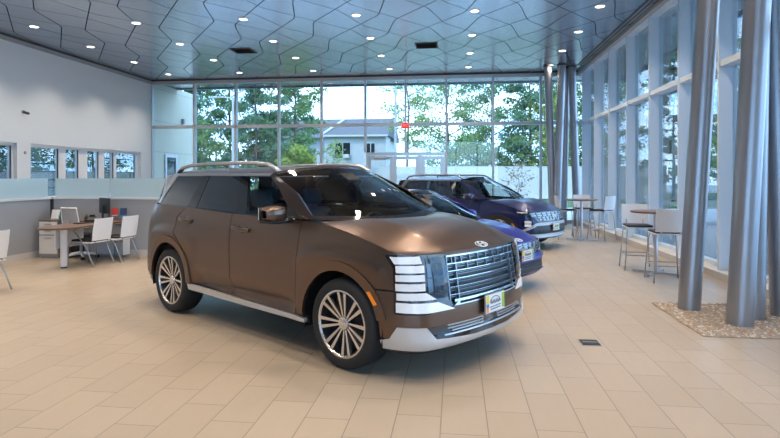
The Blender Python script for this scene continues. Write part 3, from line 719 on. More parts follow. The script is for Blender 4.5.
            qp=[(-1.19,1.268),(-1.352,1.145),(-1.357,.975),(-1.245,.878),(-1.11,.748)]+arc(AR,RA,44,180,18)+[(-2.05,.40),(-2.42,.42),(-2.43,1.0),(-2.44,1.285),(-1.86,1.283),(-1.5,1.275)]
            s.panel('quarter_panel',qp,P,side=d,step=(.035,.025))
            sill=[(-1.035,.405),(-.165,.388),(.88,.362),(1.02,.352),(1.0,.312),(-.1,.322),(-1.03,.338)]
            s.panel('sill_strip',sill,M['silver_paint'] if not s.clad else M['cladding'],side=d,off=.012,rim=.03,step=(.1,.05))
            s.panel('sill_cladding',[(-1.05,.42),(1.03,.37),(1.03,.315),(-1.03,.315)],M['cladding'],side=d,off=-.02,step=(.1,.05))
            s.panel('side_marker',[(1.79,.70),(1.822,.708),(1.895,.612),(1.865,.600)],M['orange'],side=d,off=.022,rim=.01,step=(.05,.05))
            fm=M['cladding'] if s.clad else P; fn='arch_cladding' if s.clad else 'arch_flare'
            s.panel(fn,arc(AF,RA-.006,180,12,26)+arc(AF,.528,12,180,26),fm,side=d,off=.016,rim=.03,step=(.04,.04))
            s.panel(fn,arc(AR,RA-.006,180,2,26)+arc(AR,.528,2,180,26),fm,side=d,off=.016,rim=.03,step=(.04,.04))
            # tail
            s.panel('tail_lamp',[(-2.66,1.2),(-2.46,1.2),(-2.455,.62),(-2.60,.62)],M['tail_red'],side=d,off=.004,step=(.05,.06))
        uc0=u0
        half=[(-2.45,1.29),(-2.68,1.29),(u0,1.25),(u0,.62),(-2.5,.60)]
        s.panel('tailgate',[(-2.67,1.285),(u0-(-2.67-u0),1.285),(u0-(-2.67-u0),.63),(-2.67,.63)][::1],P,step=(.08,.06))
        s.panel('rear_bumper',[(-2.05,.385),(-2.44,.415),(-2.45,.60),(2*u0+2.45,.60),(2*u0+2.44,.415),(2*u0+2.05,.385),(2*u0+2.1,.30),(-2.1,.30)],M['silver_paint'] if not s.clad else M['cladding'],step=(.08,.05))
        # greenhouse
        for d in ('R','L'):
            gl=M[glass_f]; pv=M['privacy_glass']; bl=M['black_gloss']
            k=dict(side=d,surf='house',step=(.12,.08))
            s.panel('quarter_window',[(-1.64,1.632),(-1.03,1.637),(-1.18,1.283),(-1.855,1.298)],pv,off=-.004,**k)
            s.panel('pillar_trim',[(-1.026,1.637),(-.905,1.637),(-.962,1.278),(-1.176,1.283)],bl,**k)
            s.panel('rear_window',[(-.90,1.634),(-.285,1.634),(-.142,1.256),(-.957,1.279)],pv,off=-.004,**k)
            s.panel('pillar_trim',[(-.281,1.634),(-.125,1.632),(.045,1.250),(-.138,1.256)],bl,**k)
            s.panel('front_window',[(-.12,1.631),(.245,1.631),(.455,1.50),(.655,1.352),(.715,1.24),(.05,1.25)],gl,off=-.004,**k)
            s.panel('window_corner',[(.66,1.35),(.72,1.24),(.93,1.238),(.80,1.305)],M['black_plastic'],off=-.002,**k)
            s.panel('belt_strip',[(-1.87,1.297),(-1.18,1.281),(-.2,1.255),(.95,1.239),(.95,1.226),(-.2,1.241),(-1.18,1.268),(-1.87,1.284)],bl,off=.004,**k)
            s.panel('a_pillar',[(.25,1.634),(.285,1.668),(.75,1.475),(1.10,1.245),(.94,1.24),(.80,1.307),(.66,1.356),(.46,1.505)],s.pillar,**k)
            s.panel('window_surround',[(-1.955,1.30),(-1.868,1.297),(-1.65,1.636),(-1.0,1.641),(.245,1.635),(.275,1.667),(-1.0,1.672),(-1.765,1.664)],s.trim,off=.003,**k)
            s.panel('tail_pillar',[(-1.96,1.30),(-1.77,1.665),(-2.03,1.64),(-2.16,1.29)],M['black_gloss'],off=-.002,**k)
        def ws(u,v):
            t=2*u-1; b=Vector((1.30-.20*t*t,.915*t,1.195+.05*t*t)); tp=Vector((.42-.14*t*t,.745*t,1.735-.068*t*t)); p=b.lerp(tp,v); k=.03*math.sin(PI*v)*(1-t**4); return (p.x+k*.5,p.y,p.z+k)
        s.wsf=ws
        mb=MB(); mb.grid(ws,20,10); s.obj(mb,'windshield',M[glass_f],smooth=True,fix=False)
        mb=MB()
        for i in range(21):
            pass
        mb.grid(lambda u,v:(lambda p:(p[0]+.003,p[1],p[2]+.004))(ws(u,v*.07)),20,1); mb.grid(lambda u,v:(lambda p:(p[0]+.003,p[1],p[2]+.004))(ws(u,.95+v*.05)),20,1)
        s.obj(mb,'windshield_band',M['black_gloss'],smooth=True,fix=False)
        mb=MB(); mb.grid(lambda u,v:((1.30-.20*(2*u-1)**2)+.13*v-.01,.93*(2*u-1),1.185+.045*(2*u-1)**2-.01*v),16,2); s.obj(mb,'cowl_panel',M['black_plastic'],smooth=True,fix=False)
        # roof
        edge=[(-2.36,1.628,.50),(-2.2,1.643,.60),(-2.0,1.655,.675),(-1.77,1.664,.735),(-1,1.672,.752),(0,1.672,.752),(.28,1.668,.748)]
        def rf(u,v):
            x=-2.36+2.64*u; t=2*v-1
            z=smooth_tab([(a,b) for a,b,c in edge],x); y=smooth_tab([(a,c) for a,b,c in edge],x)
            xx=x+ (.14*(1-t*t))*max(0,min(1,(x+.4)/.68)) - .1*(1-t*t)*max(0,(-x-1.7)/.66)
            return (xx,y*t,z+.07*(1-abs(t)**2.6)*min(1,(x+3.1)/1.2))
        mb=MB(); mb.grid(rf,26,18); s.rf=rf
        s.obj(mb,'roof',P,smooth=True,fix=False)
        mb=MB(); mb.grid(lambda u,v:(lambda p:(p[0],p[1]*.985,p[2]-.03))(rf(u,v)),14,8,flip=True); s.obj(mb,'headliner',M['headliner'],smooth=True,fix=False)
        mb=MB(); mb.grid(lambda u,v:(-2.15-.13*(1-(2*u-1)**2)*(1-.5*v)+.04*v,(.69-.15*v)*(2*u-1),1.285+.345*v+.05*(1-(2*u-1)**2)*v),12,6); s.obj(mb,'rear_glass',M['privacy_glass'],smooth=True,fix=False)
        if rails:
            for sg in (1,-1):
                mb=MB(); pts=[(-1.78,1.672),(-1.68,1.725),(-1.5,1.752),(-1.1,1.765),(-.5,1.768),(-.1,1.762),(.1,1.745),(.24,1.695),(.28,1.672)]
                mb.tube([(x,-.685*sg,z+.012) for x,z in pts],.026,8,flat=(1.25,.8))
                for xx in (-.62,): mb.tube([(xx,-.685*sg,1.71),(xx,-.685*sg,1.77)],.018,8)
                s.obj(mb,'roof_rail',s.trim,smooth=True)
        # bonnet
        s.hood()
        # mirrors
        for sg in (1,-1):
            mb=MB(); 
            def mir(u,v):
                # body of the mirror: rounded box swept across
                x0=.40+.30*0
                a=2*PI*u; ca,sa=math.cos(a),math.sin(a); sq=lambda c:(abs(c)**.6)*(1 if c>=0 else -1)
                w=[.55,.9,1,1,.97,.85,.45][int(round(v*6))]; y=-(.985+.235*v)
                return (.735+.105*sq(ca)*w+.02*v,y*sg,1.288+.075*sq(sa)*w)
            mb.grid(mir,20,6,flip=(sg<0)); 
            mo=s.obj(mb,'side_mirror',P,smooth=True)
            mb=MB(); mb.box((.645,-1.10*sg,1.288),(.012,.19,.11)); s.obj(mb,'mirror_glass',M['chrome'],mo)
            mb=MB(); mb.tube([(.80,-.92*sg,1.235),(.78,-1.0*sg,1.225),(.75,-1.06*sg,1.22)],.03,8); s.obj(mb,'mirror_arm',M['black_gloss'],mo,smooth=True)
            mb=MB(); mb.rbox((.74,-1.10*sg,1.216),(.17,.2,.03),.012); s.obj(mb,'mirror_base',M['black_plastic'],mo)
        # cabin
        mb=MB(); mb.b2((-2.2,-.78,.40),(1.0,.78,.45)); s.obj(mb,'cabin_floor',M['dash'])
        mb=MB(); mb.grid(lambda u,v:(.72+.5*v,.86*(2*u-1),1.02+.16*math.sin(v*PI/2)+.02*math.sin(u*PI)),12,5); mb.b2((.74,-.8,.75),(.80,.8,1.03)); s.obj(mb,'dashboard',M['dash'],smooth=False)
        for sg in (1,-1):
            mb=MB(); mb.b2((-1.9,.80*sg,.5),(.9,.835*sg,1.22)); s.obj(mb,'door_trim',M['dash'])
            for nm,x in (('front_seat',-.12),('rear_seat',-1.02)):
                tl=Matrix.Rotation(-.28,3,'Y')
                so=s.obj(MB().rbox((x+.12,.38*sg,.62),(.56,.52,.17),.06,3),nm,s.leath,smooth=False,angle=40)
                bk=MB().rbox((x-.21,.38*sg,.95),(.15,.50,.62),.06,3,M=tl)
                for e in (-1,1): bk.rbox((x-.155,.38*sg+e*.205,.93),(.14,.09,.52),.04,2,M=tl)
                s.obj(bk,'seat_back',s.leath,so,angle=40)
                s.obj(MB().rbox((x-.33,.38*sg,1.385),(.10,.27,.20),.045,3,M=tl),'headrest',s.leath,so,angle=40)
                s.obj(MB().tube([(x-.30,.38*sg-.06,1.2),(x-.32,.38*sg-.06,1.33)],.008,6).tube([(x-.30,.38*sg+.06,1.2),(x-.32,.38*sg+.06,1.33)],.008,6),'headrest_post',M['chrome'],so)
        mb=MB(); Q=Matrix.Rotation(-1.15,3,'Y'); ring=[Q@Vector((.18*math.cos(a),.18*math.sin(a),0))+Vector((.56,.38,1.06)) for a in [2*PI*k/28 for k in range(29)]]
        mb.tube(ring,.014,8,cap=False); mb.tube([Q@Vector((0,-.17,0))+Vector((.56,.38,1.06)),Q@Vector((0,.17,0))+Vector((.56,.38,1.06))],.02,8); s.obj(mb,'steering_wheel',M['black_plastic'],smooth=True)
        mb=MB(); mb.tube([(.42,0,1.70),(.44,0,1.66)],.012,6); mb.rbox((.42,0,1.625),(.03,.24,.065),.012); s.obj(mb,'rear_view_mirror',M['black_plastic'])
        mb=MB(); mb.rbox((.62,0,1.62),(.16,.2,.035),.012,M=Matrix.Rotation(.5,3,'Y')); s.obj(mb,'camera_housing',M['black_plastic'])
        for x in (1.485,-1.485):
            for sg in (-1,1): s.wheel(x,sg*.835,style=wheel_style)
    def top(s,u): return smooth_tab([(-4,1.29),(-1.86,1.283),(-1.18,1.268),(-.6,1.252),(.05,1.237),(.95,1.225),(1.2,1.212),(1.5,1.168),(1.75,1.112),(1.9,1.068),(2.0,1.035),(2.12,1.018),(2.4,1.014),(4,1.014)],u)
    def hood_pt(s,a,b):
        """a across -1..1 (right to left), b from the cowl to the nose"""
        S=s.S; uE=2.2
        def side(k):  # right edge from cowl to nose corner
            u=.96+(uE-.96)*k; return Vector(S.pt(u,s.top(u)+.0))
        def nose(q):  # along the leading edge
            u=uE+(2*(S.u1-uE))*(q+1)/2; return Vector(S.pt(u,s.top(uE)))
        Rr=side(b); Ll=Vector((Rr.x,-Rr.y,Rr.z))
        c0=Vector((1.40-.44*a*a,.93*a*1.0,1.19+.035*a*a)); 
        c0.y=a*abs(side(0).y); 
        c1=nose(a)
        u=(a+1)/2
        p=Rr.lerp(Ll,u)+c0.lerp(c1,b)-(side(0).lerp(Vector((side(0).x,-side(0).y,side(0).z)),u).lerp(side(1).lerp(Vector((side(1).x,-side(1).y,side(1).z)),u),b))
        e=1-abs(a)**3.2
        crown=e*(.030+.040*math.sin(PI*min(1,b*.9+.1))*(1-.2*b))*min(1,(1-b)*5)**.7*min(1,.35+b*4)
        ridge=.012*math.exp(-((abs(a)-.60+.06*b)/.09)**2)*math.sin(PI*min(1,b))**.7
        p.z+=crown+ridge
        return p
    def hood(s):
        mb=MB(); mb.grid(lambda u,v:tuple(s.hood_pt(-.994+1.988*v,u)),26,40)
        o=s.obj(mb,'hood',s.paint,smooth=True,fix=False)
        mb=MB(); 
        for v in (0,1):
            pass
        mb.grid(lambda u,v:(lambda p:(p.x,p.y,p.z-.05*v))(s.hood_pt(-.994+1.988*u,1.0)),40,1); s.obj(mb,'hood_lip',s.paint,o,smooth=True,fix=False)
    def bar(s,u0,u1,z0,z1,off,dep=.02,n=None):
        """raised horizontal bar following the nose between u0 and u1"""
        mb=MB(); n=n or max(2,int(abs(u1-u0)/.05)); vs=[]
        for i in range(n+1):
            u=u0+(u1-u0)*i/n
            for z,d in ((z0,off-dep),(z0,off),(z1,off),(z1,off-dep)): vs.append(s.S.pt(u,z,d))
        fs=[]
        for i in range(n):
            for j in range(3): a=i*4+j; fs.append((a,a+1,a+5,a+4))
        fs+=[(0,1,2,3),(n*4+3,n*4+2,n*4+1,n*4)]
        mb.add(vs,fs); return mb
    def emblem(s,c,nrm,w,h,parent=None):
        """oval ring with a slanted letter H"""
        n=Vector(nrm).normalized(); r_=Vector((0,0,1)).cross(n).normalized(); up=n.cross(r_); c=Vector(c)
        P=lambda a,b,d=0: tuple(c+r_*a+up*b+n*d)
        mb=MB(); mb.tube([P(w*math.cos(q),h*math.sin(q),.006) for q in [2*PI*k/32 for k in range(33)]],.0055*w/.1,6,cap=False)
        def quad(a):
            mb.add([P(x*w,y*h,.004) for x,y in a]+[P(x*w,y*h,.012) for x,y in a],[(4,5,6,7),(0,4,7,3),(0,1,5,4),(1,2,6,5),(2,3,7,6)])
        quad([(-.62,-.62),(-.42,-.70),(-.22,.82),(-.42,.74)]); quad([(.22,-.82),(.42,-.74),(.62,.62),(.42,.70)]); quad([(-.36,-.14),(.32,-.02),(.36,.14),(-.32,.02)])
        return s.obj(mb,'emblem',M['emblem_silver'],parent,smooth=False)
    def plate(s,c,nrm,w=.32,h=.165):
        n=Vector(nrm).normalized(); r_=Vector((0,0,1)).cross(n).normalized(); up=n.cross(r_); c=Vector(s.W(tuple(c)))
        Mx=Matrix((r_,n,up)).transposed()
        def bx(name,m,a0,a1,b0,b1,d0,d1,par):
            mb=MB(); mb.box(c+r_*(a0+a1)/2+up*(b0+b1)/2+n*(d0+d1)/2,(a1-a0,d1-d0,b1-b0),M=Mx); return mb.build(name,M[m],par)
        o=bx('dealer_plate','plate_grey',-w/2,w/2,-h/2,h/2,0,.01,s.t)
        bx('plate_face','plate_white',-w/2+.008,w/2-.008,-h/2+.008,h/2-.008,.01,.013,o)
        bx('left_band','plate_yellow',-w/2+.012,-w/2+.055,.0,h/2-.012,.013,.0145,o); bx('left_band','orange',-w/2+.012,-w/2+.05,-h/2+.012,-.03,.013,.0145,o); bx('left_band','plate_blue',-w/2+.012,-w/2+.055,-.03,.0,.013,.0145,o)
        bx('right_band','plate_green',w/2-.05,w/2-.012,-h/2+.02,h/2-.015,.013,.0145,o)
        mb=MB(); PP=lambda a,b: c+r_*a+up*b+n*.0145
        mb.tube([PP(.085*math.cos(q)-.005,.05*math.sin(q)+.005) for q in [PI*k/12 for k in range(13)]],.004,5)
        for k in range(6): mb.tube([PP(-.075+.026*k,-.005),PP(-.065+.026*k,.03),PP(-.055+.026*k,-.002)],.0035,5)
        mb.tube([PP(-.09,-.03),PP(.085,-.024)],.005,5); mb.tube([PP(-.08,-.05),PP(.075,-.046)],.006,5)
        mb.build('plate_print',M['plate_grey'],o); return o
mat('steel_trim',(.50,.53,.57),.16,metal=1)
mat('gun',(.24,.27,.31),.3,metal=.8)
mat('pillar_paint',(.045,.03,.024),.15,metal=.3,coat=.8)
def nose_suv(c):
    """three row SUV: slatted lamps, tall barred grille, silver skid"""
    S=c.S; uc=c.uc; P=c.paint
    for d in ('R','L'):
        L=c.panel('headlamp',[(1.945,1.006),(2.022,.91),(2.038,.558),(2.29,.558),(2.545,.592),(2.515,.66),(2.512,1.0),(2.2,1.012)],M['black_gloss'],side=d,off=.002,rim=.02,step=(.04,.05))
        sl=[[(1.992,.996),(2.243,1.003),(2.262,.946),(2.036,.941)]]+[[(2.046,a),(2.28,a+.003),(2.28,b+.002),(2.05,b)] for a,b in ((.929,.874),(.857,.808),(.789,.734))]+[[(2.058,.716),(2.288,.72),(2.378,.663),(2.058,.662)],[(2.054,.643),(2.392,.640),(2.552,.572),(2.288,.566),(2.055,.568)]]
        for q in sl: c.panel('light_slat',q,M['lamp_white'],parent=L,side=d,off=.012,rim=.012,step=(.04,.05))
        c.panel('lamp_lens',[(2.30,.985),(2.47,.988),(2.475,.665),(2.40,.665),(2.305,.715)],M['lamp_lens'],parent=L,side=d,off=.010,rim=.0,step=(.05,.08))
        for a in (2.31,2.365,2.42):
            for z in (.72,.84): c.panel('lamp_cell',[(a,z+.10),(a+.04,z+.10),(a+.04,z),(a,z)],M['rim_dark'] if a>2.36 else M['satin'],parent=L,side=d,off=.006,rim=.004,step=(.05,.1))
    ug=2.512; ur=2*uc-ug
    G=c.panel('grille',mirror_poly([(ug,.992),(ug,.66),(2.56,.622)],uc)[::1],M['black_plastic'],off=-.035,rim=.02,step=(.06,.06))
    for z0,z1,dp in ((.978,.990,.016),(.918,.927,.012),(.861,.868,.012),(.798,.805,.012),(.735,.742,.012),(.675,.682,.012),(.622,.640,.014)):
        a=ug if z0>.66 else 2.56
        mb=c.bar(a,2*uc-a,z0,z1,dp,.03); c.obj(mb,'grille_bar',M['steel_trim'],G)
    for z in (.945,.958,.885,.90,.825,.84,.765,.78,.70,.715,.652): 
        mb=c.bar(ug+.01,ur-.01,z,z+.004,-.016,.015); c.obj(mb,'grille_slat',M['gun'],G)
    for k in range(9):
        u=ug+.07+(ur-ug-.14)*k/8
        c.obj(c.bar(u-.004,u+.004,.916,.975,.0,.02,1),'grille_divider',M['gun'],G)
    for k in range(7):
        u=ug+.12+(ur-ug-.24)*k/6
        c.obj(c.bar(u-.004,u+.004,.862,.920,-.004,.02,1),'grille_divider',M['gun'],G)
    for u in (ug+.004,ur-.004,ug+.105,ur-.105):
        c.obj(c.bar(u-.005,u+.005,.64,.985,.012,.03,1),'grille_upright',M['gun'],G)
    B=c.panel('front_bumper',mirror_poly([(2.1,.452)]+[(2.055,.452),(1.985,.352),(1.91,.35)]+arc(AF,RA,8,46,8)+[(1.86,.722),(2.034,.722),(2.042,.55),(2.292,.551),(2.55,.585),(2.60,.60)],uc),P,step=(.05,.04))
    c.panel('bumper_strip',mirror_poly([(2.555,.592),(2.60,.618),(2.62,.622),(2.62,.604),(2.60,.60)],uc),M['satin'],off=.008,step=(.06,.05))
    c.panel('lower_intake',mirror_poly([(2.285,.458),(2.283,.362)],uc),M['black_gloss'],off=-.02,step=(.06,.05))
    for a,b in ((2.49,2.93),(2*uc-2.49,2*uc-2.93)):
        for z0,z1 in ((.438,.446),(.39,.398),(.414,.419)): c.obj(c.bar(a+(.05 if z0<.40 else 0)*(1 if a<b else -1),b,z0,z1,-.008,.012),'intake_trim',M['satin'])
        c.obj(c.bar(b-.004,b+.004,.392,.446,-.008,.012,1),'intake_trim',M['satin'])
    c.panel('intake_chin',mirror_poly([(2.36,.384),(2.34,.352),(2.80,.318)],uc),M['black_gloss'],off=.002,step=(.06,.05)); c.obj(c.bar(2.44,2*uc-2.44,.372,.382,.012,.02),'chin_trim',M['satin'])
    c.panel('skid_plate',mirror_poly([(2.283,.452),(2.062,.450),(1.995,.352),(1.905,.326),(1.918,.258),(2.28,.262),(2.6,.258),(3.0,.256)][::-1]+[],uc) if False else [(2.283,.452),(2.062,.450),(1.995,.352),(1.905,.326),(1.918,.258),(2.28,.266),(2.7,.270)]+[(2*uc-u,z) for u,z in [(2.7,.270),(2.28,.266),(1.918,.258),(1.905,.326),(1.995,.352),(2.062,.450),(2.283,.452),(2.36,.355),(2.80,.325)]]+[(2.80,.325),(2.36,.355)],M['silver_paint'],off=.012,rim=.03,step=(.05,.03))
    c.obj(c.bar(1.95,2*uc-1.95,.215,.262,-.03,.02),'chin_spoiler',M['black_plastic'])
    p=c.hood_pt(.0,.955); q=c.hood_pt(0,.90); tdir=(p-q).normalized(); nrm=Vector((-tdir.z,0,tdir.x)); nrm=nrm if nrm.z>0 else -nrm
    c.emblem(p+nrm*.004,nrm,.078,.044)
    f=S.pt(uc,.545,.012); c.plate((f[0]+.01,0.0,.545),(1,0,.02))
PALQ=(-1.647,6.162,math.radians(-34.387))
c=Car('sport_utility_vehicle','bronze brown three row SUV with multi spoke wheels parked in the foreground',PALQ[:2],PALQ[2],'paint_brown')
c.common(); nose_suv(c)
# ---- dark blue compact SUV
def pw(tab,x): 
    if x<=tab[0][0]: return tab[0][1]+(x-tab[0][0])*(tab[1][1]-tab[0][1])/(tab[1][0]-tab[0][0])
    if x>=tab[-1][0]: return tab[-1][1]+(x-tab[-1][0])*(tab[-1][1]-tab[-2][1])/(tab[-1][0]-tab[-2][0])
    return lerp_tab(tab,x)
def warp_navy(p):
    x,y,z=p
    zz=pw([(0,0),(.40,.34),(1.014,.86),(1.26,1.13),(1.67,1.555),(1.80,1.69)],z)
    k=min(1,max(0,(z-1.2)/.47))
    xx=pw([(-2.54,-2.30),(-1.485,-1.378),(1.485,1.378),(2.34,2.235)],x)+ k*pw([(-2,.05),(0,-.02),(.5,-.10),(1.2,-.05)],x)
    return (xx,y*.955*(1-.05*k),zz)
def nose_compact(c):
    S=c.S; uc=c.uc
    G=c.panel('grille',mirror_poly([(2.16,1.0),(2.10,.90),(2.30,.86),(2.40,.755)],uc),M['black_gloss'],off=.0,step=(.06,.05))
    for r in range(4):
        z=.79+r*.052; a=[2.44,2.40,2.2,2.16][r]; n=9; w=(2*uc-2*a)/n
        for k in range(n):
            u=a+w*k; off=.012
            c.panel('grille_cell',[(u+.012+(r%2)*.01,z+.034),(u+w-.018+(r%2)*.01,z+.040),(u+w-.03,z),(u+.03,z)],M['gun'],parent=G,off=off,rim=.012,step=(.06,.05))
    for d in ('R','L'):
        L=c.panel('headlamp',[(2.06,.80),(2.22,.80),(2.27,.70),(2.22,.60),(2.06,.62),(2.03,.7)],M['black_gloss'],side=d,off=.006,step=(.04,.05))
        for z in (.64,.72): c.panel('lamp_unit',[(2.085,z+.06),(2.22,z+.06),(2.225,z),(2.085,z)],M['lamp_white'],parent=L,side=d,off=.014,rim=.01,step=(.04,.05))
        c.panel('running_light',[(1.90,1.01),(2.15,1.0),(2.15,.975),(1.93,.985)],M['lamp_white'],side=d,off=.006,step=(.05,.05))
    P=c.paint
    c.panel('front_bumper',mirror_poly([(2.10,.46),(1.92,.42)]+arc(AF,RA,8,46,8)+[(1.86,.735),(2.03,.735),(1.95,1.0),(2.09,.90),(2.29,.85),(2.39,.74)],uc),P,step=(.05,.05))
    c.panel('lower_intake',mirror_poly([(2.32,.66),(2.3,.45)],uc),M['black_plastic'],off=.004,step=(.06,.05))
    for k in range(5): c.obj(c.bar(2.42,2*uc-2.42,.48+.036*k,.49+.036*k,.014,.012),'intake_slat',M['rim_dark'])
    c.panel('skid_plate',[(2.03,.545),(2.34,.72),(2.42,.735)]+[(2*uc-2.42,.735),(2*uc-2.34,.72),(2*uc-2.03,.545),(2*uc-2.03,.48),(2*uc-2.36,.655),(2.36,.655),(2.03,.48)],M['skid_grey'],off=.016,step=(.06,.04))
    c.panel('skid_lip',mirror_poly([(2.06,.44),(2.02,.36),(2.3,.35)],uc),M['skid_grey'],off=.012,step=(.06,.04))
    c.obj(c.bar(2.0,2*uc-2.0,.32,.36,-.02,.02),'chin_spoiler',M['black_plastic'])
    f=S.pt(uc,.88,.016); c.emblem((f[0]+.004,0,.885),(1,0,.1),.085,.05)
    f=S.pt(uc,.60,.018); c.plate((f[0]+.012,0,.60),(1,0,0))
TUCQ=(.37,13.97,math.radians(-35.6))
c=Car('compact_sport_utility_vehicle','glossy dark navy SUV with black wheel arches parked farthest back by the bar table',TUCQ[:2],TUCQ[2],'paint_navy',warp=warp_navy,clad=True,trim='gun',leath='leather_grey')
c.common(wheel_style=1); nose_compact(c)
# ---- blue saloon between the two
def warp_sedan(p):
    x,y,z=p
    k=min(1,max(0,(z-1.22)/.45))
    zz=pw([(0,0),(.40,.36),(1.014,.70),(1.235,.93),(1.29,.99),(1.67,1.335),(1.75,1.42)],z)
    xx=pw([(-2.54,-2.35),(-1.485,-1.40),(1.485,1.40),(2.34,2.33)],x)+k*pw([(-2.2,.75),(-1.6,.55),(-.5,.12),(.4,-.02),(1.2,0)],x)
    return (xx,y*.935*(1-.06*k),zz)
def nose_sedan(c):
    S=c.S; uc=c.uc; P=c.paint
    G=c.panel('grille',mirror_poly([(2.12,.97),(2.2,.80),(2.42,.70)],uc),M['black_gloss'],off=.0,step=(.06,.05))
    for r in range(4):
        z=.74+r*.06; a=[2.45,2.35,2.25,2.2][r]; n=10; w=(2*uc-2*a)/n
        for k in range(n):
            u=a+w*k; sh=.02*(r%2)
            c.panel('grille_cell',[(u+.015+sh,z+.035),(u+w-.03+sh,z+.045),(u+w-.05,z+.01),(u+.03,z)],M['gun'],parent=G,off=.01,rim=.01,step=(.06,.05))
    for d in ('R','L'):
        L=c.panel('headlamp',[(1.98,.99),(2.26,.985),(2.24,.84),(2.08,.86)],M['black_gloss'],side=d,off=.008,step=(.04,.05))
        c.panel('running_light',[(2.0,.985),(2.25,.98),(2.25,.955),(2.03,.955)],M['lamp_white'],parent=L,side=d,off=.016,rim=.008,step=(.05,.05))
    c.panel('front_bumper',mirror_poly([(2.3,.50),(2.12,.32),(1.93,.30)]+arc(AF,RA,3,46,9)+[(1.86,.735),(2.03,.735),(1.95,1.0),(2.10,.96),(2.19,.79),(2.42,.68)],uc),P,step=(.05,.05))
    c.panel('lower_intake',mirror_poly([(2.31,.56),(2.14,.34),(2.3,.30)],uc),M['black_plastic'],off=-.004,step=(.06,.05))
    for k in range(3): c.obj(c.bar(2.45,2*uc-2.45,.36+.06*k,.375+.06*k,.01,.012),'intake_slat',M['rim_dark'])
    c.panel('chrome_line',mirror_poly([(2.2,.60),(2.2,.575)],uc),P,off=.02,step=(.06,.05))
    c.panel('bumper_lip',mirror_poly([(2.05,.30),(2.0,.235)],uc),P,off=.02,step=(.06,.05))
    p=c.hood_pt(.0,.95); q=c.hood_pt(0,.90); tdir=(p-q).normalized(); nrm=Vector((-tdir.z,0,tdir.x)); nrm=nrm if nrm.z>0 else -nrm
    c.emblem(p+nrm*.006,nrm,.075,.045)
    f=S.pt(uc,.70,.018); c.plate((f[0]+.02,0,.70),(1,0,0))
SEDQ=(-.93,9.26,math.radians(-36))
c=Car('saloon_car','shiny blue saloon car parked between the brown SUV and the navy SUV',SEDQ[:2],SEDQ[2],'paint_blue',warp=warp_sedan)
c.common(wheel_style=1,rails=False); nose_sedan(c)
# ------------------------------------------------------------------ outdoors
struct(MB().b2((-60,YB+.15,-.25),(70,110,-.03)).b2((XR+.1,-30,-.25),(70,YB+.15,-.03)).b2((-60,-30,-.25),(XL-.3,YB+.15,-.03)).b2((XL-.3,-30,-.25),(XR+.1,YF-.3,-.03)).build('ground',M['concrete']))
struct(MB().b2((XR+7,-30,-.03),(70,44,-.015)).build('trim_road',M['asphalt']))
o=MB().b2((-40,30,-.03),(12,39.5,.0)).b2((12,41,-.03),(30,57,.02)).b2((-40,40.5,-.03),(12,100,.02)).b2((-40,-5,-.03),(-24,30,0)).build('lawn',M['grass']); tag(o,'green lawn outside around the fence and trees','grass',kind='stuff')
# cream wing of the building beyond the glass
w=struct(MB().b2((XL-.3,YB+.1,0),(XL,22.9,5.25)).build('wall_outside',M['cream_panel']))
g=MB()
for z in (5.03,3.78,2.58): g.b2((XL,YB+.1,z),(XL+.004,22.9,z+.02))
g.build('panel_joint',M['grey_trim'],w)
f=MB(); f.b2((XL,20.5,1.0),(XL+.05,20.62,2.52)); f.b2((XL,21.32,1.0),(XL+.05,21.44,2.52)); f.b2((XL,20.62,2.40),(XL+.05,21.32,2.52)); f.b2((XL,20.62,1.0),(XL+.05,21.32,1.1)); o=struct(f.build('window_60',M['white_paint']))
MB().b2((XL+.002,20.6,1.1),(XL+.012,21.34,2.4)).build('pane',M['black_gloss'],o)
t=thing('wall_lamp','small grey lamp high on the cream outside wall','lamp',(XL,21.9,3.95)); MB().rbox((.06,0,0),(.12,.14,.22),.01).build('housing',M['grey_trim'],t); MB().b2((.02,-.05,-.125),(.10,.05,-.11)).build('lens',M['paper_white'],t)
# overhang fascia
struct(MB().b2((XL-.3,YB+1.75,5.22),(XR+1.9,YB+1.85,ZC+.35)).b2((XR+1.8,YF,5.22),(XR+1.9,YB+1.75,ZC+.35)).build('trim_fascia',M['grey_trim']))
# white fence
t=thing('vinyl_fence','long white board fence across the lot behind the building','fence',(0,40,0))
k=0; x=-12.0
while x<14.2:
    MB().b2((x-.065,-.065,0),(x+.065,.065,2.42)).b2((x-.085,-.085,2.42),(x+.085,.085,2.47)).build('post',M['vinyl'],t)
    p=MB(); p.b2((x+.065,-.02,.1),(x+2.335,.02,2.32))
    for j in range(15): p.b2((x+.07+j*.151,-.026,.12),(x+.07+j*.151+.145,-.02,2.3))
    p.b2((x+.065,-.04,2.26),(x+2.335,.04,2.36)); p.b2((x+.065,-.04,.05),(x+2.335,.04,.17)); p.build('board_panel',M['vinyl'],t); x+=2.4
MB().b2((x-.065,-.065,0),(x+.065,.065,2.42)).build('post',M['vinyl'],t)
t=thing('vinyl_fence','low white board fence outside beyond the left wall windows','fence',(-22,20,0))
for k in range(11):
    y=k*2.4; MB().b2((-.065,y-.065,0),(.065,y+.065,2.0)).build('post',M['vinyl'],t)
    if k<10:
        p=MB(); p.b2((-.02,y+.065,.1),(.02,y+2.335,1.9)); p.b2((-.04,y+.065,1.84),(.04,y+2.335,1.94)); p.b2((-.04,y+.065,.05),(.04,y+2.335,.17)); p.build('board_panel',M['vinyl'],t)
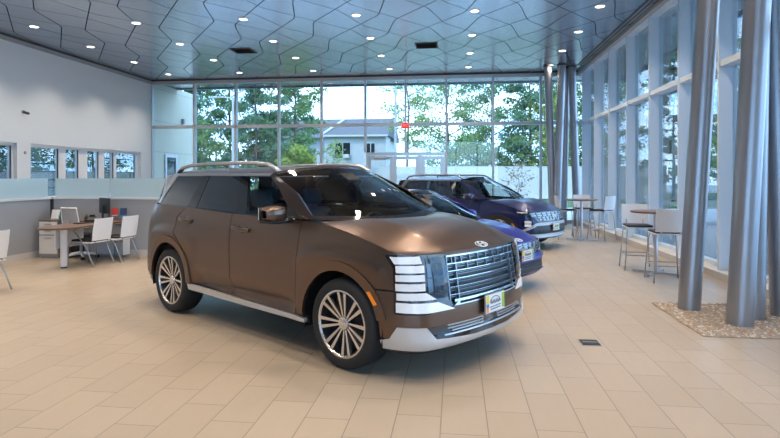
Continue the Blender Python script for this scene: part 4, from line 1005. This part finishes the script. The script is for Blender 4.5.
# house
t=thing('house','pale blue grey house with a grey gable roof beyond the trees','house',(-14,60,0))
MB().b2((-8,4,0),(5.7,14,6.4)).build('wall',M['siding'],t)
MB().prism([(3.2,6.2),(14.8,6.2),(9,9.0)],-8.6,6.3,axis='X').build('roof',M['roof_shingle'],t)
MB().b2((-.6,0,0),(6.3,4,6.3)).build('wall',M['siding'],t)
rr=MB(); rr.add([(-.95,-.4,6.15),(6.6,-.4,6.15),(6.6,3.6,8.35),(1.0,3.6,8.35),(-.95,7.6,6.15),(6.6,7.6,6.15)],[(0,1,2,3),(0,3,4),(3,2,5,4),(1,5,2),(0,4,5,1)]); rr.build('hip_roof',M['roof_shingle'],t)
MB().tube([(-.95,-.45,6.2),(1.0,3.55,8.42)],.14,6).build('rake_board',M['vinyl'],t); MB().b2((-.95,-.5,6.05),(6.6,-.38,6.25)).build('eave_board',M['vinyl'],t)
def hwin(x,z,w,h):
    f=MB(); f.b2((x-w/2-.1,-.06,z-.1),(x+w/2+.1,-.0,z+h+.1)); o=f.build('window',M['vinyl'],t); MB().b2((x-w/2,-.08,z),(x-.05,-.06,z+h)).b2((x+.05,-.08,z),(x+w/2,-.06,z+h)).build('pane',M['screen'],o)
hwin(1.45,3.7,1.7,1.7); hwin(1.45,1.0,1.7,1.5); hwin(4.6,3.7,.9,1.6)
MB().b2((1.6,-.5,3.7),(2.25,0,4.1)).build('air_conditioner',M['vinyl'],t)
# street lamp, far building
t=thing('street_lamp','tall thin grey street lamp with a short arm outside the left windows','lamp post',(-12.67,30,0)); MB().tube([(0,0,0),(0,0,6.15)],[.09,.06],10).build('pole',M['pole_grey'],t); MB().tube([(0,0,6.1),(-.6,0,6.18),(-1.0,0,6.18)],.035,8).build('arm',M['pole_grey'],t); MB().rbox((-1.15,0,6.17),(.4,.2,.09),.02).build('lamp_head',M['pole_grey'],t)
t=thing('street_lamp','tall thin grey lamp post outside, in front of the slender tree above the door','lamp post',(-4.2,38,0)); MB().tube([(0,0,0),(0,0,9.6)],[.11,.07],10).build('pole',M['pole_grey'],t); MB().rbox((0,-.35,9.6),(.25,.7,.1),.02).build('lamp_head',M['pole_grey'],t)
t=thing('far_building','distant grey building with rows of windows seen past the near columns','building',(42,62,0)); MB().b2((-9,-4,-.02),(9,8,5.2)).build('wall',M['brick_far'],t); MB().b2((-9.3,-4.3,5.2),(9.3,8.3,5.6)).build('roof_edge',M['vinyl'],t)
for j in range(8):
    for k in range(2): MB().b2((-8+j*2.1,-4.05,1+k*2.1),(-6.7+j*2.1,-4,2.4+k*2.1)).build('window',M['screen'],t)
# ------------------------------------------------------------------ trees
def leafmat(name,c1,c2,tr=.35):
    m,nt,out=_nt(name); g=N(nt,'ShaderNodeNewGeometry'); nz=N(nt,'ShaderNodeTexNoise'); nz.inputs['Scale'].default_value=1.1; nz.inputs['Detail'].default_value=6
    nt.links.new(g.outputs['Position'],nz.inputs['Vector'])
    rp=N(nt,'ShaderNodeMapRange'); rp.inputs[1].default_value=.35; rp.inputs[2].default_value=.65; nt.links.new(nz.outputs[0],rp.inputs[0])
    c=mixc(nt,rp.outputs[0],c1,c2)
    d=N(nt,'ShaderNodeBsdfDiffuse'); t=N(nt,'ShaderNodeBsdfTranslucent'); x=N(nt,'ShaderNodeMixShader'); x.inputs[0].default_value=tr
    nt.links.new(c,d.inputs[0]); nt.links.new(c,t.inputs[0]); nt.links.new(d.outputs[0],x.inputs[1]); nt.links.new(t.outputs[0],x.inputs[2]); nt.links.new(x.outputs[0],out.inputs[0]); return m
LM={'mid':leafmat('leaf_mid',(.11,.20,.085),(.25,.36,.15)),'pine':leafmat('leaf_pine',(.09,.17,.105),(.20,.31,.18)),'yellow':leafmat('leaf_yellow',(.20,.28,.07),(.38,.42,.12)),'light':leafmat('leaf_light',(.18,.28,.09),(.36,.46,.17)),'bronze':leafmat('leaf_bronze',(.30,.24,.14),(.45,.36,.22))}
def tree(label,x,y,h,w,kind,z0=.22,n=2600,leaf=.21,name='tree',dens=1.0,cat='tree'):
    r=random.Random(int(x*31+y*17+h*7)); t=thing(name,label,cat,(x,y,-.03),0,{'tree':'trees outside the building'}.get(cat))
    bw=MB(); fo=MB()
    bend=[(r.uniform(-.15,.15),r.uniform(-.15,.15)) for _ in range(6)]
    tr=[(bend[i][0]*i*.3,bend[i][1]*i*.3,h*.97*i/5) for i in range(6)]
    bw.tube(tr,[.0115*h*(1-.17*i) for i in range(6)],8)
    clumps=[]
    conif=kind in('pine',)
    nb=26 if h>4 else 12
    for i in range(nb):
        f=z0+(1-z0)*(i+.5)/nb; q=i*2.4+r.uniform(-.4,.4)
        prof=(1-f)**.75*1.15+.06 if conif else math.sin(PI*min(1,max(.0,(f-z0)/(1-z0)*.86+.12)))**.7
        L=w*.5*prof*r.uniform(.75,1.15); zb=h*f; k=min(4,int(f*5)); bx,by=tr[k][0],tr[k][1]
        rise=-.08 if conif else .35
        e=(bx+L*math.cos(q),by+L*math.sin(q),min(h*.99,zb+L*rise))
        bw.tube([(bx,by,zb*.98),((bx+e[0])/2,(by+e[1])/2,(zb+e[2])/2+.04*L),e],[.0065*h*(1.1-f),.004*h*(1.1-f),.02],5,cap=False)
        for j in range(4):
            s=.35+.65*(j+r.random())/4
            clumps.append((bx+(e[0]-bx)*s+r.gauss(0,.12*w*.3),by+(e[1]-by)*s+r.gauss(0,.12*w*.3),zb+(e[2]-zb)*s+r.gauss(0,.1),(.11*w+.14)*r.uniform(.6,1.1)*(1 if not conif else .8)))
    for i in range(n):
        c=clumps[r.randrange(len(clumps))]; d=Vector((r.gauss(0,1),r.gauss(0,1),r.gauss(0,.6)))*(c[3]*.52)
        p=Vector(c[:3])+d; 
        if p.z<.1: continue
        a=Vector((r.gauss(0,1),r.gauss(0,1),r.gauss(0,.7))).normalized(); b=a.orthogonal().normalized(); b=Matrix.Rotation(r.uniform(0,6.28),3,a)@b; a2=a.cross(b); s=leaf*r.uniform(.6,1.25)
        fo.add([p-b*s*.5,p+a2*s*.33,p+b*s*.6,p-a2*s*.33],[(0,1,2,3)])
    bw.build('trunk',M['bark'],t,smooth=True,fix=False); fo.build('foliage',LM[kind],t,fix=False); return t
TS=[(-17.6,33,11,5.0,'pine','tall dark pine nearest the cream wall',.12,4200),(-15.4,36,12.5,5.2,'mid','broad leafy tree second from the cream wall',.12,4200),(-12.6,33.5,11.5,5.0,'pine','tall pine standing left of the pale house',.1,4200),(-10.6,35,11.5,4.0,'mid','leafy tree with an open crown beside the pale house',.12,2600),
(-16.2,31.5,5,4.4,'mid','bushy low tree at the foot of the tall pine by the cream wall',.05,2400),(-13.2,37.5,5.6,5,'pine','low spreading pine between the two tall left trees',.04,2600),(8.4,49,11,6.5,'mid','broad leafy tree far behind the fence, between the conifer and the corner columns',.06,3200),(-20.5,39,12,6,'mid','dense leafy tree half hidden behind the cream wall',.1,3200),(-13.6,45,10,5.5,'pine','pine farther back between the left trees',.1,3000),
(-9.7,32.6,3.3,2.6,'yellow','low yellow green tree in front of the pale house',.12,1900),(-9.6,42,4.4,1.8,'light','thin young tree in front of the house wall',.3,160),
(-3.9,44,12.5,4.6,'light','slender open tree above the door with thin leaves',.3,1050),
(-.7,47,12.5,7,'light','yellow green broad tree right of the door',.14,4200),(2.9,46,12.6,6,'mid','green tree with layered branches in the middle of the back windows',.12,4300),(5.8,44,12.6,6.4,'pine','straight dark conifer right of the middle of the back windows',.06,4200),(7.2,42.8,7.6,4.4,'yellow','yellow green bushy tree in front of the conifer',.08,1900),
(9.4,45,10.8,5.2,'mid','leafy tree behind the far corner columns',.08,3000),(12.6,47,12,5.5,'light','tall leafy tree outside the first bays of the right windows',.1,3000),(4.6,43.2,4.6,3.4,'mid','low round green tree just behind the fence',.05,1700),(.9,43.4,4.6,4.4,'mid','low wide green tree behind the fence, left of the conifer',.05,1700),(10.2,43.2,5.2,4.2,'mid','bushy low tree behind the right part of the fence',.05,1700),
(14.2,38,11.5,4.4,'pine','dark tree filling the middle of the right windows',.08,3600),(15.6,33.5,9.6,4.6,'light','pale leafy tree seen through the right windows beside the near columns',.18,1500),(20.5,44,8,5,'mid','rounded tree beyond the end of the fence',.1,2000)]
for x,y,h,w,kd,lb,z0,n in TS: tree(lb,x,y,h,w,kd,z0,int(n*2.3))
for x,y,lb in ((-27,29,'dense pine outside the left wall windows'),(-29,34,'tall pine outside the left wall windows, toward the corner'),(-28,39.5,'dark pine outside the far end of the left wall windows'),(-25,43.5,'dark pine far outside the left wall windows')): tree(lb,x,y,8,6.4,'pine',.05,3600,.24)
for x,y,h,lb in ((30,50,4.6,'round far tree along the road, nearer the fence'),(36,52,5,'round far tree along the road, middle one'),(43,54,4.8,'round far tree along the road, farthest right'),(26.5,52,4.5,'round far tree just past the end of the fence')): tree(lb,x,y,h,5.5,'mid',.06,1300,.22)
for x,y,h,lb in ((-11,30.6,1.3,'low green shrub under the leftmost pine'),(-14,31,1.4,'low green shrub by the cream wall')): tree(lb,x,y,h,2.2,'mid',.1,500,.1,'shrub',cat='shrub')
tree('wispy tan ornamental grass clump outside, behind the dark blue car',2.6,23.4,2.15,1.4,'bronze',.35,230,.10,'ornamental_grass',cat='plant')
# ------------------------------------------------------------------ sky and sun
wd=bpy.data.worlds.new('sky'); SC.world=wd; wd.use_nodes=True; nt=wd.node_tree; nt.nodes.clear()
out=N(nt,'ShaderNodeOutputWorld'); bg=N(nt,'ShaderNodeBackground'); nt.links.new(bg.outputs[0],out.inputs[0])
tc=N(nt,'ShaderNodeTexCoord'); sp=N(nt,'ShaderNodeSeparateXYZ'); nt.links.new(tc.outputs['Generated'],sp.inputs[0])
gr=N(nt,'ShaderNodeMapRange'); gr.inputs[1].default_value=0; gr.inputs[2].default_value=.8; nt.links.new(sp.outputs[2],gr.inputs[0])
blue=mixc(nt,gr.outputs[0],(.36,.62,1.1),(.18,.42,1.05))
mp=N(nt,'ShaderNodeMapping'); mp.inputs['Scale'].default_value=(2.2,2.2,6.5); nt.links.new(tc.outputs['Generated'],mp.inputs[0])
nz=N(nt,'ShaderNodeTexNoise'); nz.inputs['Scale'].default_value=1.7; nz.inputs['Detail'].default_value=7; nz.inputs['Roughness'].default_value=.58; nt.links.new(mp.outputs[0],nz.inputs['Vector'])
cr=N(nt,'ShaderNodeMapRange'); cr.inputs[1].default_value=.42; cr.inputs[2].default_value=.60; nt.links.new(nz.outputs[0],cr.inputs[0])
nt.links.new(mixc(nt,cr.outputs[0],blue,(.68,.85,1.08)),bg.inputs[0]); bg.inputs[1].default_value=SKY_W
sl=bpy.data.lights.new('sun','SUN'); sl.energy=SUN_W; sl.angle=.03; sl.color=(1,.93,.82); so=bpy.data.objects.new('sun',sl); COL.objects.link(so)
so.rotation_euler=Vector((.45,.62,-.95)).to_track_quat('-Z','Y').to_euler(); so.location=(0,0,30)
# ------------------------------------------------------------------ camera
cd=bpy.data.cameras.new('camera'); cam=bpy.data.objects.new('camera',cd); COL.objects.link(cam); SC.camera=cam
cd.sensor_width=36; cd.lens=36*547/780.; cd.shift_y=-42.5/780.; cd.clip_end=400
cam.location=(0,0,1.63); cam.rotation_euler=(PI/2,0,YAW)
SC.view_settings.view_transform='Standard'; SC.view_settings.look='None'; SC.view_settings.exposure=EXPO; SC.view_settings.gamma=1; SC.view_settings.use_curve_mapping=False
SC.cycles.max_bounces=7; SC.cycles.diffuse_bounces=3; SC.cycles.glossy_bounces=4; SC.cycles.transparent_max_bounces=16; SC.cycles.transmission_bounces=4
SC.cycles.use_denoising=True; SC.cycles.sample_clamp_indirect=6; SC.cycles.caustics_reflective=False; SC.cycles.caustics_refractive=False
